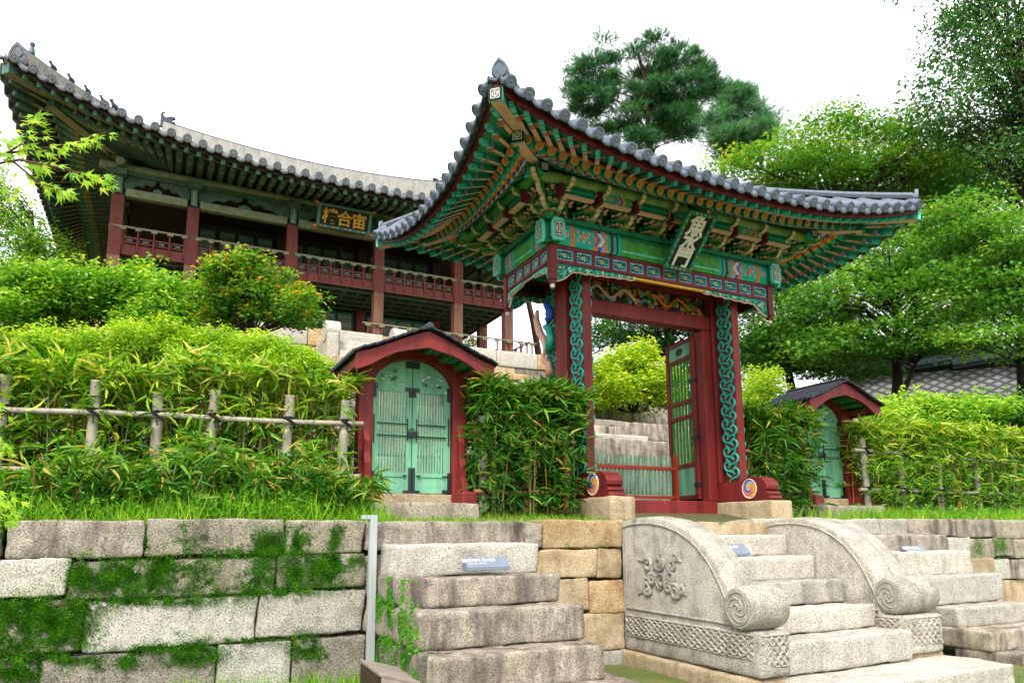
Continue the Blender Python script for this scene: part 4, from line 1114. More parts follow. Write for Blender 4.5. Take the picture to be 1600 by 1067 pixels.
# columns, side planks with turquoise carving, jambs, lintel, threshold
LX, RX = 4.23, 6.43
for x in (LX, RX):
    m = MB(); m.box(x-.11, x+.11, 6.90, 7.15, 0.60, 3.10, 'paint_red'); m.build('column', gate, 0.012)
    m = MB(); m.box(x-.05, x+.05, FY0+.075, FY1-.075, 3.13, 3.32, 'paint_red'); m.build('cross_beam', gate, 0.01)
    for y0, y1, nm in ((6.60, 6.87, 'f'), (7.18, 7.45, 'b')):
        px0, px1 = x-0.055, x+0.055
        m = MB(); m.box(px0, px1, y0, y1, 0.60, 2.98, 'paint_red'); pl = m.build('side_plank', gate, 0.008)
        m = MB()
        for fx, s in ((px0, -1), (px1, 1)):
            yc = (y0+y1)/2; k = 0; z = 0.66
            while z < 2.90:
                big = 1.15-0.15*((z-0.6)/2.3); d = 1 if k % 2 else -1
                r = 0.058*big
                pts = []
                for q in np.linspace(0, 1, 14):
                    a = -math.pi/2+d*0.3+d*q*5.6; rad = r*(1-0.62*q); pts.append((fx+s*0.008, yc+d*0.062+rad*math.cos(a), z+r+rad*math.sin(a)))
                pts = [(fx+s*0.006, yc-d*0.05, z-0.05), (fx+s*0.007, yc+d*0.0, z-0.012)]+pts
                m.tube(pts, [0.010, 0.014]+[0.0165-0.005*i/14 for i in range(14)], 5, 'paint_teal')
                m.tube([(fx+s*.006, yc-d*.02, z+.01), (fx+s*.01, yc-d*.07, z+.045), (fx+s*.008, yc-d*.09, z+.09)], [.014, .012, .006], 5, 'paint_teal')
                m.tube([(p[0]+s*0.008, p[1]*1.0, p[2]+0.004) for p in pts[2:10]], 0.0045, 4, 'paint_mint')
                z += 0.078*big; k += 1
        m.build('scroll_carving', pl)
# pink and blue cloud bracket on the outer left side of the left column
def cloud_bracket(x):
    m = MB(); Y0 = 7.20
    ln = lambda pts, r, mm: m.tube([(x, Y0+a, z) for a, z in pts], r, 7, mm)
    ln([(.30, 2.72), (.33, 2.6), (.25, 2.42), (.14, 2.30), (.10, 2.18), (.17, 2.10)], [.02, .04, .05, .045, .035, .02], 'paint_salmon')
    ln([(.10, 2.74), (.02, 2.66), (-.03, 2.56), (.04, 2.5), (.10, 2.56)], [.03, .045, .045, .03, .015], 'paint_blue')
    ln([(.12, 2.46), (.02, 2.40), (-.02, 2.26), (.03, 2.14), (.09, 2.16), (.08, 2.26)], [.03, .045, .045, .035, .025, .02], 'paint_teal')
    ln([(.18, 2.08), (.05, 1.98), (.02, 1.86), (.08, 1.80), (.12, 1.88)], [.03, .04, .045, .03, .02], 'paint_pink')
    ln([(.16, 1.82), (.10, 1.6), (.06, 1.38), (.02, 1.2), (-.03, 1.12)], [.03, .045, .04, .03, .012], 'paint_pink')
    ln([(.06, 1.80), (.02, 1.62), (.0, 1.44), (-.02, 1.26)], [.03, .045, .04, .015], 'paint_blue')
    ln([(.11, 1.80), (.06, 1.6), (.03, 1.40), (.0, 1.2)], [.012, .014, .012, .008], 'paint_white')
    m.build('cloud_bracket', gate)
cloud_bracket(LX-0.15); cloud_bracket(RX+0.15)
m = MB(); m.box(LX+0.112, LX+0.25, 6.94, 7.08, 0.385, 2.575, 'paint_red'); m.build('jamb', gate, 0.01)
m = MB(); m.box(RX-0.25, RX-0.112, 6.94, 7.08, 0.385, 2.575, 'paint_red'); m.build('jamb', gate, 0.01)
m = MB(); m.box(LX+0.112, RX-0.112, 6.93, 7.09, 2.58, 2.76, 'paint_red'); m.build('lintel', gate, 0.012)
m = MB(); m.box(LX+0.112, RX-0.112, 6.93, 7.09, 3.02, 3.10, 'paint_red'); m.build('head_rail', gate, 0.01)
m = MB(); m.box(4.44, 6.29, 6.93, 7.07, 0.175, 0.382, 'paint_red'); m.build('threshold', gate, 0.012)
# dragon panel carved in relief
m = MB(); m.box(LX+0.112, RX-0.112, 7.0, 7.03, 2.765, 3.015, 'dragon_carving')
rr = random.Random(5)
for k in range(120):
    x = rr.uniform(LX+0.2, RX-0.2); z = rr.uniform(2.80, 2.985); r = rr.uniform(.014, .04); d = rr.choice((-1, 1)); a0 = rr.uniform(0, 6)
    pts = [(x+(r*(1-.7*q))*math.cos(a0+d*q*6), 6.992, z+(r*(1-.7*q))*math.sin(a0+d*q*6)) for q in np.linspace(0, 1, 10)]
    m.tube(pts, rr.uniform(.006, .011), 5, rr.choice(['paint_orange', 'paint_salmon', 'paint_green', 'paint_teal', 'paint_sky', 'paint_yellow', 'paint_oxblood']))
for s in (1, -1):
    pts = [(GC[0]+0.02+s*(0.12+q*0.7), 6.985-0.01*math.sin(q*9), 2.89+0.06*math.sin(q*11+s)) for q in np.linspace(0, 1, 26)]
    m.tube(pts, [0.020*(1-0.6*q)+0.004 for q in np.linspace(0, 1, 26)], 7, 'paint_orange' if s > 0 else 'paint_salmon')
m.build('carved_panel', gate)

# three-colour whirl disc
def whirl(m, c, ax, ay, R):
    n = np.cross(ax, ay); nr, na = 12, 72; c = np.array(c, float)
    col3 = ['paint_rose', 'paint_yellow', 'paint_sky']
    rs = np.linspace(0.02, R, nr+1)
    for i in range(nr):
        for j in range(na):
            q = (i+.5)/nr; a0, a1 = 2*math.pi*j/na, 2*math.pi*(j+1)/na; am = (a0+a1)/2
            ph = (am/(2*math.pi)+0.62*q+0.1) % 1.0; k = int(ph*3) % 3; fr = ph*3-int(ph*3)
            mm = col3[k]
            if k == 2 and fr > 0.5: mm = 'paint_blue'
            if fr < 0.05: mm = 'paint_white'
            v = [c+(ax*math.cos(a)+ay*math.sin(a))*r for r, a in ((rs[i], a0), (rs[i+1], a0), (rs[i+1], a1), (rs[i], a1))]
            m.add(v, [(0, 1, 2, 3)], mm)
    m.add([c+(ax*math.cos(a)+ay*math.sin(a))*0.02 for a in np.linspace(0, 2*math.pi, 13)[:-1]], [tuple(range(12))], 'paint_pink')
    m.tube([c+(ax*math.cos(a)+ay*math.sin(a))*R for a in np.linspace(0, 2*math.pi, 37)], 0.006, 5, 'paint_white', caps=False)
# sills: the low timber feet with scrolled front ends
def foot(x):
    m = MB(); x0, x1 = x-0.10, x+0.10
    prof = [(7.80, 0.38), (7.80, 0.58), (7.5, 0.60), (6.62, 0.605), (6.52, 0.625), (6.42, 0.648), (6.33, 0.648), (6.24, 0.628), (6.175, 0.585), (6.15, 0.535), (6.155, 0.495), (6.19, 0.475),
            (6.15, 0.462), (6.135, 0.44), (6.15, 0.424), (6.12, 0.412), (6.11, 0.385), (6.13, 0.37)]
    m.prism([(x0, y, z) for y, z in prof], (x1-x0, 0, 0), 'paint_red')
    for zz, yy in ((0.475, 6.17), (0.424, 6.13)): m.box(x0-0.002, x1+0.002, yy, yy+0.2, zz-0.006, zz+0.003, 'paint_oxblood')
    f = m.build('scrolled_foot', gate, 0.008)
    for xx, s in ((x0-0.004, -1), (x1+0.004, 1)):
        m = MB(); whirl(m, (xx, 6.42, 0.508), np.array([0, -s, 0.0])*-1.0, np.array([0, 0, 1.0]), 0.112); m.build('whirl_disc', f)
foot(LX); foot(RX)
# stone bases under the feet
for x, t, lab in ((LX, 'granite_tan', 'tan dressed stone base under the left foot of the great gate'), (RX, 'granite_tan', 'tan dressed stone base under the right foot of the great gate')):
    b = stone_block('stone_base', x-0.15, x+0.17, 6.03, 7.95, 0.10, 0.366, t, gate, r=0.03, rough=0.008)
# open door leaf at the right, folded inwards
def gate_leaf(p0, p1):
    leaf = empty('door_leaf', (0, 0, 0), None, None); leaf.parent = gate
    P0, P1 = np.array([p0[0], p0[1], 0.0]), np.array([p1[0], p1[1], 0.0]); D = P1-P0; w = np.linalg.norm(D); D /= w
    q = lambda s, z: P0+D*s*w+np.array([0, 0, z])
    m = MB(); st, zb, zt = 0.03, 0.42, 2.54
    for s in (0.05, 0.95): m.beam(q(s, zb), q(s, zt), 0.05, 0.07, 'paint_red', up=D)
    for z in (0.45, 0.86, 1.50, 1.70, 2.28, 2.51): m.beam(q(0.05, z), q(0.95, z), 0.05, 0.05, 'paint_red')
    for i in range(7): m.beam(q(0.13+i*0.12, 0.86), q(0.13+i*0.12, 2.28), 0.02, 0.035, 'paint_green', up=D)
    m.beam(q(0.08, 0.655), q(0.92, 0.655), 0.018, 0.37, 'door_green'); m.beam(q(0.08, 2.395), q(0.92, 2.395), 0.018, 0.19, 'door_green')
    n = np.cross(D, [0, 0, 1.0])
    for s in (1, -1): m.add([q(0.5, 2.40)+D*0.09*math.cos(t)+np.array([0, 0, 0.05*math.sin(t)])+n*0.011*s for t in np.linspace(0, 2*math.pi, 13)[:-1]], [tuple(range(12)) if s < 0 else tuple(reversed(range(12)))], 'paint_black')
    for z in (0.6, 1.2, 1.95): m.beam(q(-0.01, z), q(0.12, z), 0.07, 0.05, 'iron')
    o = m.build('door_leaf', gate); bpy.data.objects.remove(leaf)
    return o
gate_leaf((6.17, 7.10), (6.28, 7.78)); gate_leaf((4.49, 7.10), (4.38, 7.78))

# hanging name board
nb = empty('name_board', (5.264, 6.3, 3.05), 'tall black name board with three white characters tilted out under the gate eaves', 'signboard')
bt, tp = np.array([5.268, 6.30, 3.03]), np.array([5.268, 5.80, 3.52]); yd = unit(tp-bt); xd = np.array([1.0, 0, 0]); nd_ = np.cross(xd, yd); Hh = np.linalg.norm(tp-bt); Wb = 0.40
pt = lambda a, b, o=0.0: bt+xd*a+yd*b+nd_*o
m = MB(); m.prism([pt(-Wb/2+.05, .04), pt(Wb/2-.05, .04), pt(Wb/2-.05, Hh-.04), pt(-Wb/2+.05, Hh-.04)], nd_*0.02, 'paint_black'); m.build('panel', nb)
m = MB()
for a0, a1, b0, b1 in ((-Wb/2, -Wb/2+.045, 0, Hh), (Wb/2-.045, Wb/2, 0, Hh), (-Wb/2+.045, Wb/2-.045, 0, .045), (-Wb/2+.045, Wb/2-.045, Hh-.045, Hh)):
    m.prism([pt(a0, b0, -.005), pt(a1, b0, -.005), pt(a1, b1, -.005), pt(a0, b1, -.005)], nd_*0.04, 'paint_deep_green')
def dot(a, b, mm):
    for r, mx_ in ((.013, mm), (.006, 'paint_yellow')):
        m.add([pt(a+r*math.cos(t), b+r*math.sin(t), 0.037 if r > .01 else .039) for t in np.linspace(0, 2*math.pi, 9)[:-1]], [tuple(range(8))], mx_)
for i in range(9):
    for a in (-Wb/2+.022, Wb/2-.022): dot(a, .05+i*(Hh-.1)/8, ['paint_orange', 'paint_teal', 'paint_orange', 'paint_teal'][i % 4])
for i in range(4):
    for b in (.022, Hh-.022): dot(-.09+.06*i, b, ['paint_mint', 'paint_orange'][i % 2])
for b in (0, Hh):
    for s in (-1, 1):
        pass
m.build('border', nb)
for i, ch in enumerate('魚水門'):
    text_mesh('character', ch, pt(0.0, Hh-0.055-(i+.5)*(Hh-.11)/3, 0.024), xd, yd, 0.262 if i != 1 else 0.25, 'paint_white', nb, 0.008, 0.008, 0.92)
m = MB(); m.beam(tp+np.array([0, .02, 0]), tp+np.array([0, .22, .16]), .03, .03, 'iron'); m.beam(bt+np.array([0, .0, .02]), bt+np.array([0, .12, .05]), .03, .03, 'iron'); m.build('bracket_iron', nb)

# low barrier inside the doorway
br = empty('low_barrier', (5.35, 7.45, 0.3), 'low barrier of green slats with red rails inside the great gate', 'barrier')
m = MB()
for a, b_, z0, z1 in ((4.56, 6.08, 0.80, 0.84), (4.56, 6.08, 0.43, 0.465)): m.box(a, b_, 7.43, 7.47, z0, z1, 'paint_red_bright')
m.build('rail', br, 0.004)
m = MB(); m.box(6.06, 6.10, 7.42, 7.48, 0.30, 1.0, 'paint_red_bright'); m.build('post', br, 0.004)
m = MB(); m.box(4.52, 4.56, 7.42, 7.48, 0.30, 1.0, 'paint_red_bright'); m.build('post', br, 0.004)
for i in range(24):
    x = 4.60+i*0.0615
    m = MB(); m.box(x-.013, x+.013, 7.477, 7.49, 0.44, 0.965-0.0*i, 'door_green'); m.prism([(x-.013, 7.477, .965), (x+.013, 7.477, .965), (x, 7.477, .985)], (0, .013, 0), 'door_green'); m.build('slat', br)

# ------------------------------------------------------------------ small side gates
def side_gate():
    g = empty('small_gate', (2.29, 6.9, 0.28), 'small arched red gate with padlocked green double doors, left of the great gate', 'gate', 'small gates beside the great gate')
    cx = 2.29
    for s in (-1, 1):
        x0 = cx+s*0.42; x1 = cx+s*0.565
        m = MB(); m.box(min(x0, x1), max(x0, x1), 6.83, 6.99, 0.40, 1.62, 'paint_red')
        m.build('post', g, 0.012)
        m = MB(); m.box(min(x0, x1)-.01, max(x0, x1)+.01, 6.55, 7.25, 0.275, 0.415, 'paint_red'); m.build('post_foot', g, 0.02)
        # wavy brace boards in front and behind
        for yy, d in ((6.83, -1), (6.99, 1)):
            m = MB(); pr_ = [(yy, .415), (yy+d*.17, .415), (yy+d*.16, .5), (yy+d*.11, .56), (yy+d*.12, .68), (yy+d*.07, .78), (yy+d*.08, .9), (yy+d*.03, 1.02), (yy, 1.1)]
            m.prism([((x0+x1)/2-.03, y, z) for y, z in pr_], (.06, 0, 0), 'paint_red'); m.build('wavy_brace', g, 0.006)
    # arched header
    m = MB(); N = 20
    arc = [(cx+0.42*math.cos(t), 1.44+0.335*math.sin(t)) for t in np.linspace(0, math.pi, N+1)]
    topz = lambda x: 1.66+0.20*max(0, 1-((x-cx)/0.62)**2)
    f0 = [[(x, 6.85, z) for x, z in arc], [(cx+(0.565*math.cos(t)), 6.85, topz(cx+0.565*math.cos(t))) for t in np.linspace(0, math.pi, N+1)]]
    f1 = [[(x, 6.97, z) for x, z in arc], [(cx+(0.565*math.cos(t)), 6.97, topz(cx+0.565*math.cos(t))) for t in np.linspace(0, math.pi, N+1)]]
    m.grid(f0, 'paint_red'); m.grid(f1, 'paint_red'); m.grid([f0[0], f1[0]], 'paint_red'); m.grid([f0[1], f1[1]], 'paint_red'); m.build('arched_header', g)
    m = MB(); m.box(cx-.42, cx+.42, 6.84, 6.98, 0.30, 0.395, 'granite_tan'); m.build('stone_sill', g, 0.012)
    # door leaves
    for s in (-1, 1):
        m = MB(); a = lambda u: cx+s*u                 # u: 0.006 at the meeting edge .. 0.415 at the hinge
        def bx(u0, u1, z0, z1, y0=6.90, y1=6.935, mm='door_green'):
            m.box(min(a(u0), a(u1)), max(a(u0), a(u1)), y0, y1, z0, z1, mm)
        bx(.005, .06, .41, 1.76); bx(.36, .414, .41, 1.44); bx(.06, .36, .41, .465); bx(.06, .36, .57, .61); bx(.06, .36, 1.43, 1.485)
        bx(.06, .36, .467, .568, 6.91, 6.925)
        # arched top panel, solid; light and dark through its piercings painted on
        ins = [(a(.06), 6.905, 1.486)]+[(a(.414*math.cos(t)), 6.905, 1.44+.325*math.sin(t)) for t in np.linspace(0.14, 1.42, 10)]
        ins = [(a(.06), 6.905, 1.486), (a(.405), 6.905, 1.486)]+ins[1:]
        m.prism(ins, (0, .025, 0), 'door_green')
        rr = random.Random(3+s)
        for k in range(9):
            u = rr.uniform(.10, .32); zmx = 1.44+.30*math.sqrt(max(0, 1-(u/.414)**2))-.02; z = rr.uniform(1.50, max(1.51, zmx-.03)); an = rr.uniform(-1, 1); L = rr.uniform(.015, .032)
            d = np.array([math.cos(an), 0, math.sin(an)]); n_ = np.array([-math.sin(an), 0, math.cos(an)]); c0 = np.array([a(u), 6.9025, z])
            m.add([c0+d*L*math.cos(t)+n_*L*.36*math.sin(t) for t in np.linspace(0, 2*math.pi, 11)[:-1]], [tuple(range(10))], 'paint_white' if k % 3 else 'paint_dark_green')
            m.tube([c0+d*L*1.25*math.cos(t)+n_*L*.6*math.sin(t)+np.array([0, -.001, 0]) for t in np.linspace(0, 5, 9)], .0045, 4, 'door_green')
        for k in range(10):
            u = .078+k*.0295; bx(u, u+.0155, .61, 1.43, 6.905, 6.925)
        for z in (0.985, 1.105): bx(.055, .365, z-.018, z+.012, 6.893, 6.93)
        lf = m.build('door_leaf', g)
        def ir(u0, u1, z0, z1):
            mm_ = MB(); mm_.box(min(a(u0), a(u1)), max(a(u0), a(u1)), 6.884, 6.90, z0, z1, 'iron'); mm_.build('iron_plate', lf)
        ir(.005, .085, .405, .435); ir(.005, .032, .436, .66); ir(.33, .416, .405, .445); ir(.385, .416, .446, .62); ir(.005, .075, 1.44, 1.475); ir(.005, .035, 1.38, 1.439); ir(.378, .412, 1.36, 1.5); ir(.005, .07, 1.68, 1.745)
        ir(.39, .398, .90, 1.18); ir(.045, .053, .93, 1.16); ir(.33, .385, .578, .588); ir(.05, .09, .578, .588)
        for z in (.98, 1.10): m = MB(); m.tube([(a(.05), 6.887, z), (a(.36), 6.887, z)], .006, 5, 'iron'); m.build('iron_bar', lf)
    m = MB(); m.beam((cx-.055, 6.872, .985), (cx+.05, 6.872, 1.005), .03, .055, 'iron'); m.tube([(cx-.04, 6.872, 1.01), (cx-.03, 6.872, 1.045), (cx+.0, 6.872, 1.055), (cx+.02, 6.872, 1.02)], .007, 6, 'iron'); m.build('padlock', g, 0.004)
    # roof: ogee gable, ridge running front to back
    N = 14; hw = 0.70
    def rz(k):                                             # k 0 ridge .. 1 eave
        return 1.965-0.30*(k**1.3)+0.045*max(0, k-.75)**1*2-.02*math.sin(k*math.pi)
    Y0, Y1 = 6.42, 7.38
    for yy, d in ((Y0, 1), (Y1, -1)):
        for s in (-1, 1):
            m = MB(); tp_ = [(cx+s*hw*k, yy, rz(k)-.015) for k in np.linspace(0, 1, N+1)]
            bt_ = [(p[0], p[1], p[2]-(.135+.025*math.cos(i/N*math.pi*2))) for i, p in enumerate(tp_)]
            m.grid([tp_, bt_], 'paint_red'); tb = [(p[0], p[1]+d*.05, p[2]) for p in tp_]; bb = [(p[0], p[1]+d*.05, p[2]) for p in bt_]
            m.grid([tb, bb], 'paint_red'); m.grid([tp_, tb], 'paint_red'); m.grid([bt_, bb], 'paint_red')
            m.add([tp_[-1], tb[-1], bb[-1], bt_[-1]], [(0, 1, 2, 3)], 'paint_red'); m.build('bargeboard', g)
    m = MB()
    for s in (-1, 1):
        pr_ = [(cx+s*hw*k, rz(k)-.03) for k in np.linspace(0, 1, N+1)]
        m.grid([[(x, Y0+.05, z) for x, z in pr_], [(x, Y1-.05, z) for x, z in pr_]], 'paint_deep_green')
        for k in (.18, .42, .66, .88): x, z = cx+s*hw*k, rz(k)-.06; m.box(x-.025, x+.025, Y0+.052, Y1-.052, z-.03, z+.02, 'paint_green')
        for k in (.30, .54, .78): x, z = cx+s*hw*k, rz(k)-.044; m.box(x-.03, x+.03, Y0+.052, Y1-.052, z-.006, z+.004, 'paint_teal')
        x = cx+s*(hw-.02); m.box(min(x, x-s*.05), max(x, x-s*.05), Y0+.052, Y1-.052, rz(1)-.12, rz(1)-.035, 'paint_red')
        x = cx+s*.5; m.box(min(x, x+s*.17), max(x, x+s*.17), 6.86, 6.96, 1.42, 1.60, 'paint_red')
        m.box(min(x, x+s*.1), max(x, x+s*.1), Y0+.1, Y1-.1, 1.585, 1.64, 'paint_red')
    m.build('roof_boarding', g)
    m = MB(); R = .021; nrow = 12
    for s in (-1, 1):
        ks = np.linspace(0, 1.03, 9)
        g_ = [[(cx+s*hw*k, y, rz(min(k, 1))+.004-(.02 if k > 1 else 0)) for k in ks] for y in (Y0-.03, Y1+.03)]
        m.grid(g_, 'tile_black'); g2 = [[(x, y, z+.016) for x, y, z in r] for r in g_]; m.grid(g2, 'tile_black')
        for i in range(8):                                # overlapping courses showing as steps along the gable edge
            k0, k1 = ks[i], ks[i+1]
            for y in (Y0-.035, Y1+.035):
                m.beam((cx+s*hw*k0, y, rz(min(k0, 1))+.022), (cx+s*hw*k1, y, rz(min(k1, 1))+.012-(.02 if k1 > 1 else 0)), .05, .016, 'tile_black')
        for j in range(nrow):
            y = Y0+(Y1-Y0)*(j+.5)/nrow
            m.tube([(cx+s*hw*k, y, rz(min(k, 1))+.020-(.02 if k > 1 else 0)) for k in ks], R, 8, 'tile_black')
            p = (cx+s*hw*1.03, y, rz(1)+.0); m.cyl(p, (p[0]+s*.012, p[1], p[2]-.004), R*1.05, n=10, m='tile_dark')
    m.box(cx-.045, cx+.045, Y0-.03, Y1+.03, 1.96, 1.995, 'tile_black'); m.cyl((cx, Y0-.04, 2.0), (cx, Y1+.04, 2.0), .036, n=10, m='tile_black', mcap='tile_dark')
    m.build('roof_tiles', g)
    return g
sg = side_gate()
sg2 = copy_tree(sg); sg2.location = sg.location+Vector((6.12, 0.22, 0.06))
sg2['label'] = 'small arched red gate half hidden by bamboo leaves, right of the great gate'
for i, (o, lab) in enumerate(((sg, 'worn stone step in front of the left small gate'), (sg2, 'worn stone step in front of the right small gate'))):
    c0 = o.location; s = stone_block('door_step', c0.x-.62, c0.x+.5, 6.32+c0.y-6.9, 6.84+c0.y-6.9, .06, .285+c0.z-.28, 'granite_some_moss', None, r=.03)
    tag(s, lab, 'stone step', 'stone steps before the small gates')

# ------------------------------------------------------------------ two-storey pavilion on the hill
PC = (5.28, 30.5)
pav = empty('palace_pavilion', (PC[0], PC[1], 6.9), 'large two-storey wooden pavilion with sweeping tiled roof on the hill behind', 'pavilion')
PE = (9.72, 8.2, 0.5, 11.46, 1.42, 2.6); PT = (8.75, 7.25, 0.35, 11.66, 0.92, 2.6); PP = (7.25, 5.75, 0, 11.72, 0, 2)
Q_ = dict(deck_e=0.0, deck_t=0.26, deck_p=0.34, fh=0.13, fw=0.12, slope=0.9, m_board='faded_green', m_board2='faded_dark', flowers=False,
          strip=0.13, sw=0.07, sh=0.06, m_strip='faded_tan', m_strip2='faded_green', fas=0.16, m_fascia='dark_wood',
          rafters={'front': 54, 'left': 44}, fan=0.62, rz=0.22, back=0.6, r=0.105, cw=0.3, ch=0.34, seg=8,
          bands=[(0.75, 'faded_green', 1), (0.86, 'faded_olive', 1.01), (0.95, 'faded_teal', 1.01), (1.0, 'faded_green', 1.01)],
          end=[(1.0, 'faded_green'), (0.85, 'faded_teal'), (0.7, 'faded_olive')],
          fbands=[(0.6, 'faded_dark', 'faded_tan'), (0.8, 'faded_green', 'faded_green'), (0.95, 'faded_green', 'faded_teal'), (1.0, 'faded_teal', 'faded_teal')],
          m_corner='faded_green', m_cbot='faded_tan', m_cend='faded_teal')
eaves(pav, PC, PE, PT, PP, Q_)
psurf = tiles(pav, PC, PE, dict(rx=5.9, zr=15.55, edge=0.2, conc=0.35, over=0.12, pitch=0.44, R=0.118, tip=0.16, droop=1.9, m_base='tile_dark', m_row='tile_weathered', m_end='tile_weathered', m_lip='tile_weathered',
      hip0=0.06, hh=0.34, hw=0.34, m_ridge='plaster_grey', m_cap='tile_dark', leaf=0.62, leafz=-0.28, rext=0.1, mh=0.62, mdn=0.5, mw=0.5, sag=0.42, m_main='plaster'))
# figures along the near left hip ridge, dragon head at its top
def hip_pt(t):
    half = PE[0]+(5.9-PE[0])*t; return psurf('front', -half, t)+np.array([0, 0, .135*.8+.34+.13])
for i, t in enumerate((.11, .22, .32, .42, .52, .60)):
    p = hip_pt(t); m = MB(); k = 0.7 if i == 0 else (0.5 if i < 5 else 0.7)
    if i == 0:
        m.tube([p, p+np.array([0, 0, .22*k]), p+np.array([0, 0, .3*k])], [.13*k, .10*k, .07*k], 8, 'figure_glaze'); m.sphere(p+np.array([0, 0, .38*k]), .09*k, 'figure_glaze'); m.cyl(p+np.array([0, 0, .44*k]), p+np.array([0, 0, .52*k]), .11*k, .05*k, n=8, m='figure_glaze')
    else:
        m.tube([p+np.array([.16, .1, .02])*k, p+np.array([.05, .02, .16])*k, p+np.array([-.08, -.05, .24])*k, p+np.array([-.12, -.08, .36])*k], [.09*k, .12*k, .10*k, .07*k], 8, 'tile_dark')
        m.sphere(p+np.array([-.17, -.1, .4])*k, .09*k, 'tile_dark'); m.tube([p+np.array([-.14, -.08, .44])*k, p+np.array([-.10, -.06, .54])*k], [.04*k, .015*k], 5, 'tile_dark')
        for b in (-.1, .1): m.tube([p+np.array([-.06, b-.04, .2])*k, p+np.array([-.12, b-.04, 0])*k], [.04*k, .035*k], 5, 'tile_dark')
    m.build('ridge_figure', pav)
def dragon(p, s, k):
    m = MB(); D = np.array([s*1.0, 0, 0]); Z = np.array([0, 0, 1.0])
    m.prism([p+D*a*k+Z*b*k-np.array([0, .15*k, 0]) for a, b in ((-.5,-.3),(.3,-.3),(.35,.1),(.62,.16),(.62,.3),(.30,.34),(.36,.5),(.62,.62),(.5,.78),(.15,.72),(-.1,.55),(-.3,.62),(-.5,.5))], (0, .3*k, 0), 'tile_dark')
    m.tube([p+D*a*k+Z*b*k for a, b in ((-.2,.55),(-.42,.75),(-.38,.98),(-.15,1.0))], [.12*k, .12*k, .1*k, .05*k], 7, 'tile_dark'); m.build('dragon_finial', pav, .02)
dragon(np.array([PC[0]-5.8, PC[1]-.1, 16.55]), 1, .5); dragon(np.array([PC[0]+6.0, PC[1], 16.5]), -1, .5)
# columns
CX = [-1.66, 0.55, 3.76, 6.90, 10.05, 12.22]; CYs = [25.0, 27.5, 30.5, 33.5, 36.0]
def pcol(x, y):
    m = MB(); m.box(x-.18, x+.18, y-.18, y+.18, 6.9, 8.78, 'column_brown'); m.box(x-.182, x+.182, y-.182, y+.182, 8.78, 10.82, 'faded_red')  # columns paler brown below the balcony floor, red above
    m.box(x-.184, x+.184, y-.184, y+.184, 10.78, 10.83, 'paint_black'); m.box(x-.10, x+.10, y-.19, y+.19, 10.85, 11.62, 'faded_teal'); m.box(x-.05, x+.05, y-.21, y-.19, 10.85, 11.5, 'faded_olive')
    m.box(x-.22, x+.22, y-.42, y+.3, 11.4, 11.6, 'faded_green')
    m.build('column', pav, .02)
for x in CX:
    for y in (CYs[0], CYs[-1]): pcol(x, y)
for y in CYs[1:-1]:
    for x in (CX[0], CX[-1]): pcol(x, y)
# beams and purlin on the outer ring
def pbeam(p, q, dz0, dz1, w, mat, name):
    m = MB(); a, b = np.array([*p, (dz0+dz1)/2]), np.array([*q, (dz0+dz1)/2]); m.beam(a, b, w, dz1-dz0, mat); return m.build(name, pav, .03)
for i in range(5): pbeam((CX[i]+.185, 25.0), (CX[i+1]-.185, 25.0), 10.80, 11.08, .26, 'faded_olive', 'tie_beam')
for i in range(4):
    pbeam((CX[0], CYs[i]+.185), (CX[0], CYs[i+1]-.185), 10.80, 11.08, .26, 'faded_olive', 'tie_beam'); pbeam((CX[-1], CYs[i]+.185), (CX[-1], CYs[i+1]-.185), 10.80, 11.08, .26, 'faded_olive', 'tie_beam')
for i in range(5):                                   # fretwork under the purlin: scrolled silhouettes with gaps
    x0, x1 = CX[i]+.13, CX[i+1]-.13; w = x1-x0; m = MB()
    for s in (0, 1):
        f = lambda u: (x0+u*w) if s == 0 else (x1-u*w)
        m.prism([(f(u), 24.96, z) for u, z in ((0, 11.08), (0, 11.52), (.47, 11.52), (.47, 11.40), (.40, 11.30), (.33, 11.36), (.27, 11.22), (.20, 11.26), (.13, 11.12))], (0, .08, 0), 'faded_green')
    m.prism([(x0+u*w, 24.97, z) for u, z in ((.42, 11.085), (.44, 11.2), (.5, 11.27), (.56, 11.2), (.58, 11.085))], (0, .06, 0), 'faded_teal'); m.build('fretwork_board', pav)
m = MB(); m.box(CX[0]-.4, CX[-1]+.4, 24.9, 25.1, 11.525, 11.68, 'faded_green'); m.tube([(CX[0]-.6, 25.0, 11.80), (CX[-1]+.6, 25.0, 11.80)], .14, 10, 'faded_olive'); m.build('purlin', pav)
m = MB(); m.box(CX[0]-.1, CX[0]+.1, 25.12, 35.9, 11.525, 11.68, 'faded_green'); m.tube([(CX[0], 24.5, 11.80), (CX[0], 36.5, 11.80)], .135, 10, 'faded_olive'); m.build('purlin', pav)
m = MB(); m.box(CX[-1]-.1, CX[-1]+.1, 25.12, 35.9, 11.525, 11.68, 'faded_green'); m.build('purlin', pav)
m = MB(); m.box(CX[0]+.2, CX[-1]-.2, 25.2, 35.8, 11.50, 11.56, 'dark_wood'); m.build('ceiling', pav)
# upper floor with coffered underside
m = MB(); m.box(CX[0]+.19, CX[-1]-.19, 25.19, 35.81, 8.96, 9.06, 'dark_wood')
for i in range(27): x = CX[0]+.2+(CX[-1]-CX[0]-.4)*i/26; m.box(x-.05, x+.05, 25.2, 35.8, 8.84, 8.955, 'faded_green')
for i in range(20): y = 25.24+i*.555; m.box(CX[0]+.2, CX[-1]-.2, y-.05, y+.05, 8.80, 8.90, 'faded_green')
m.build('floor_coffers', pav)
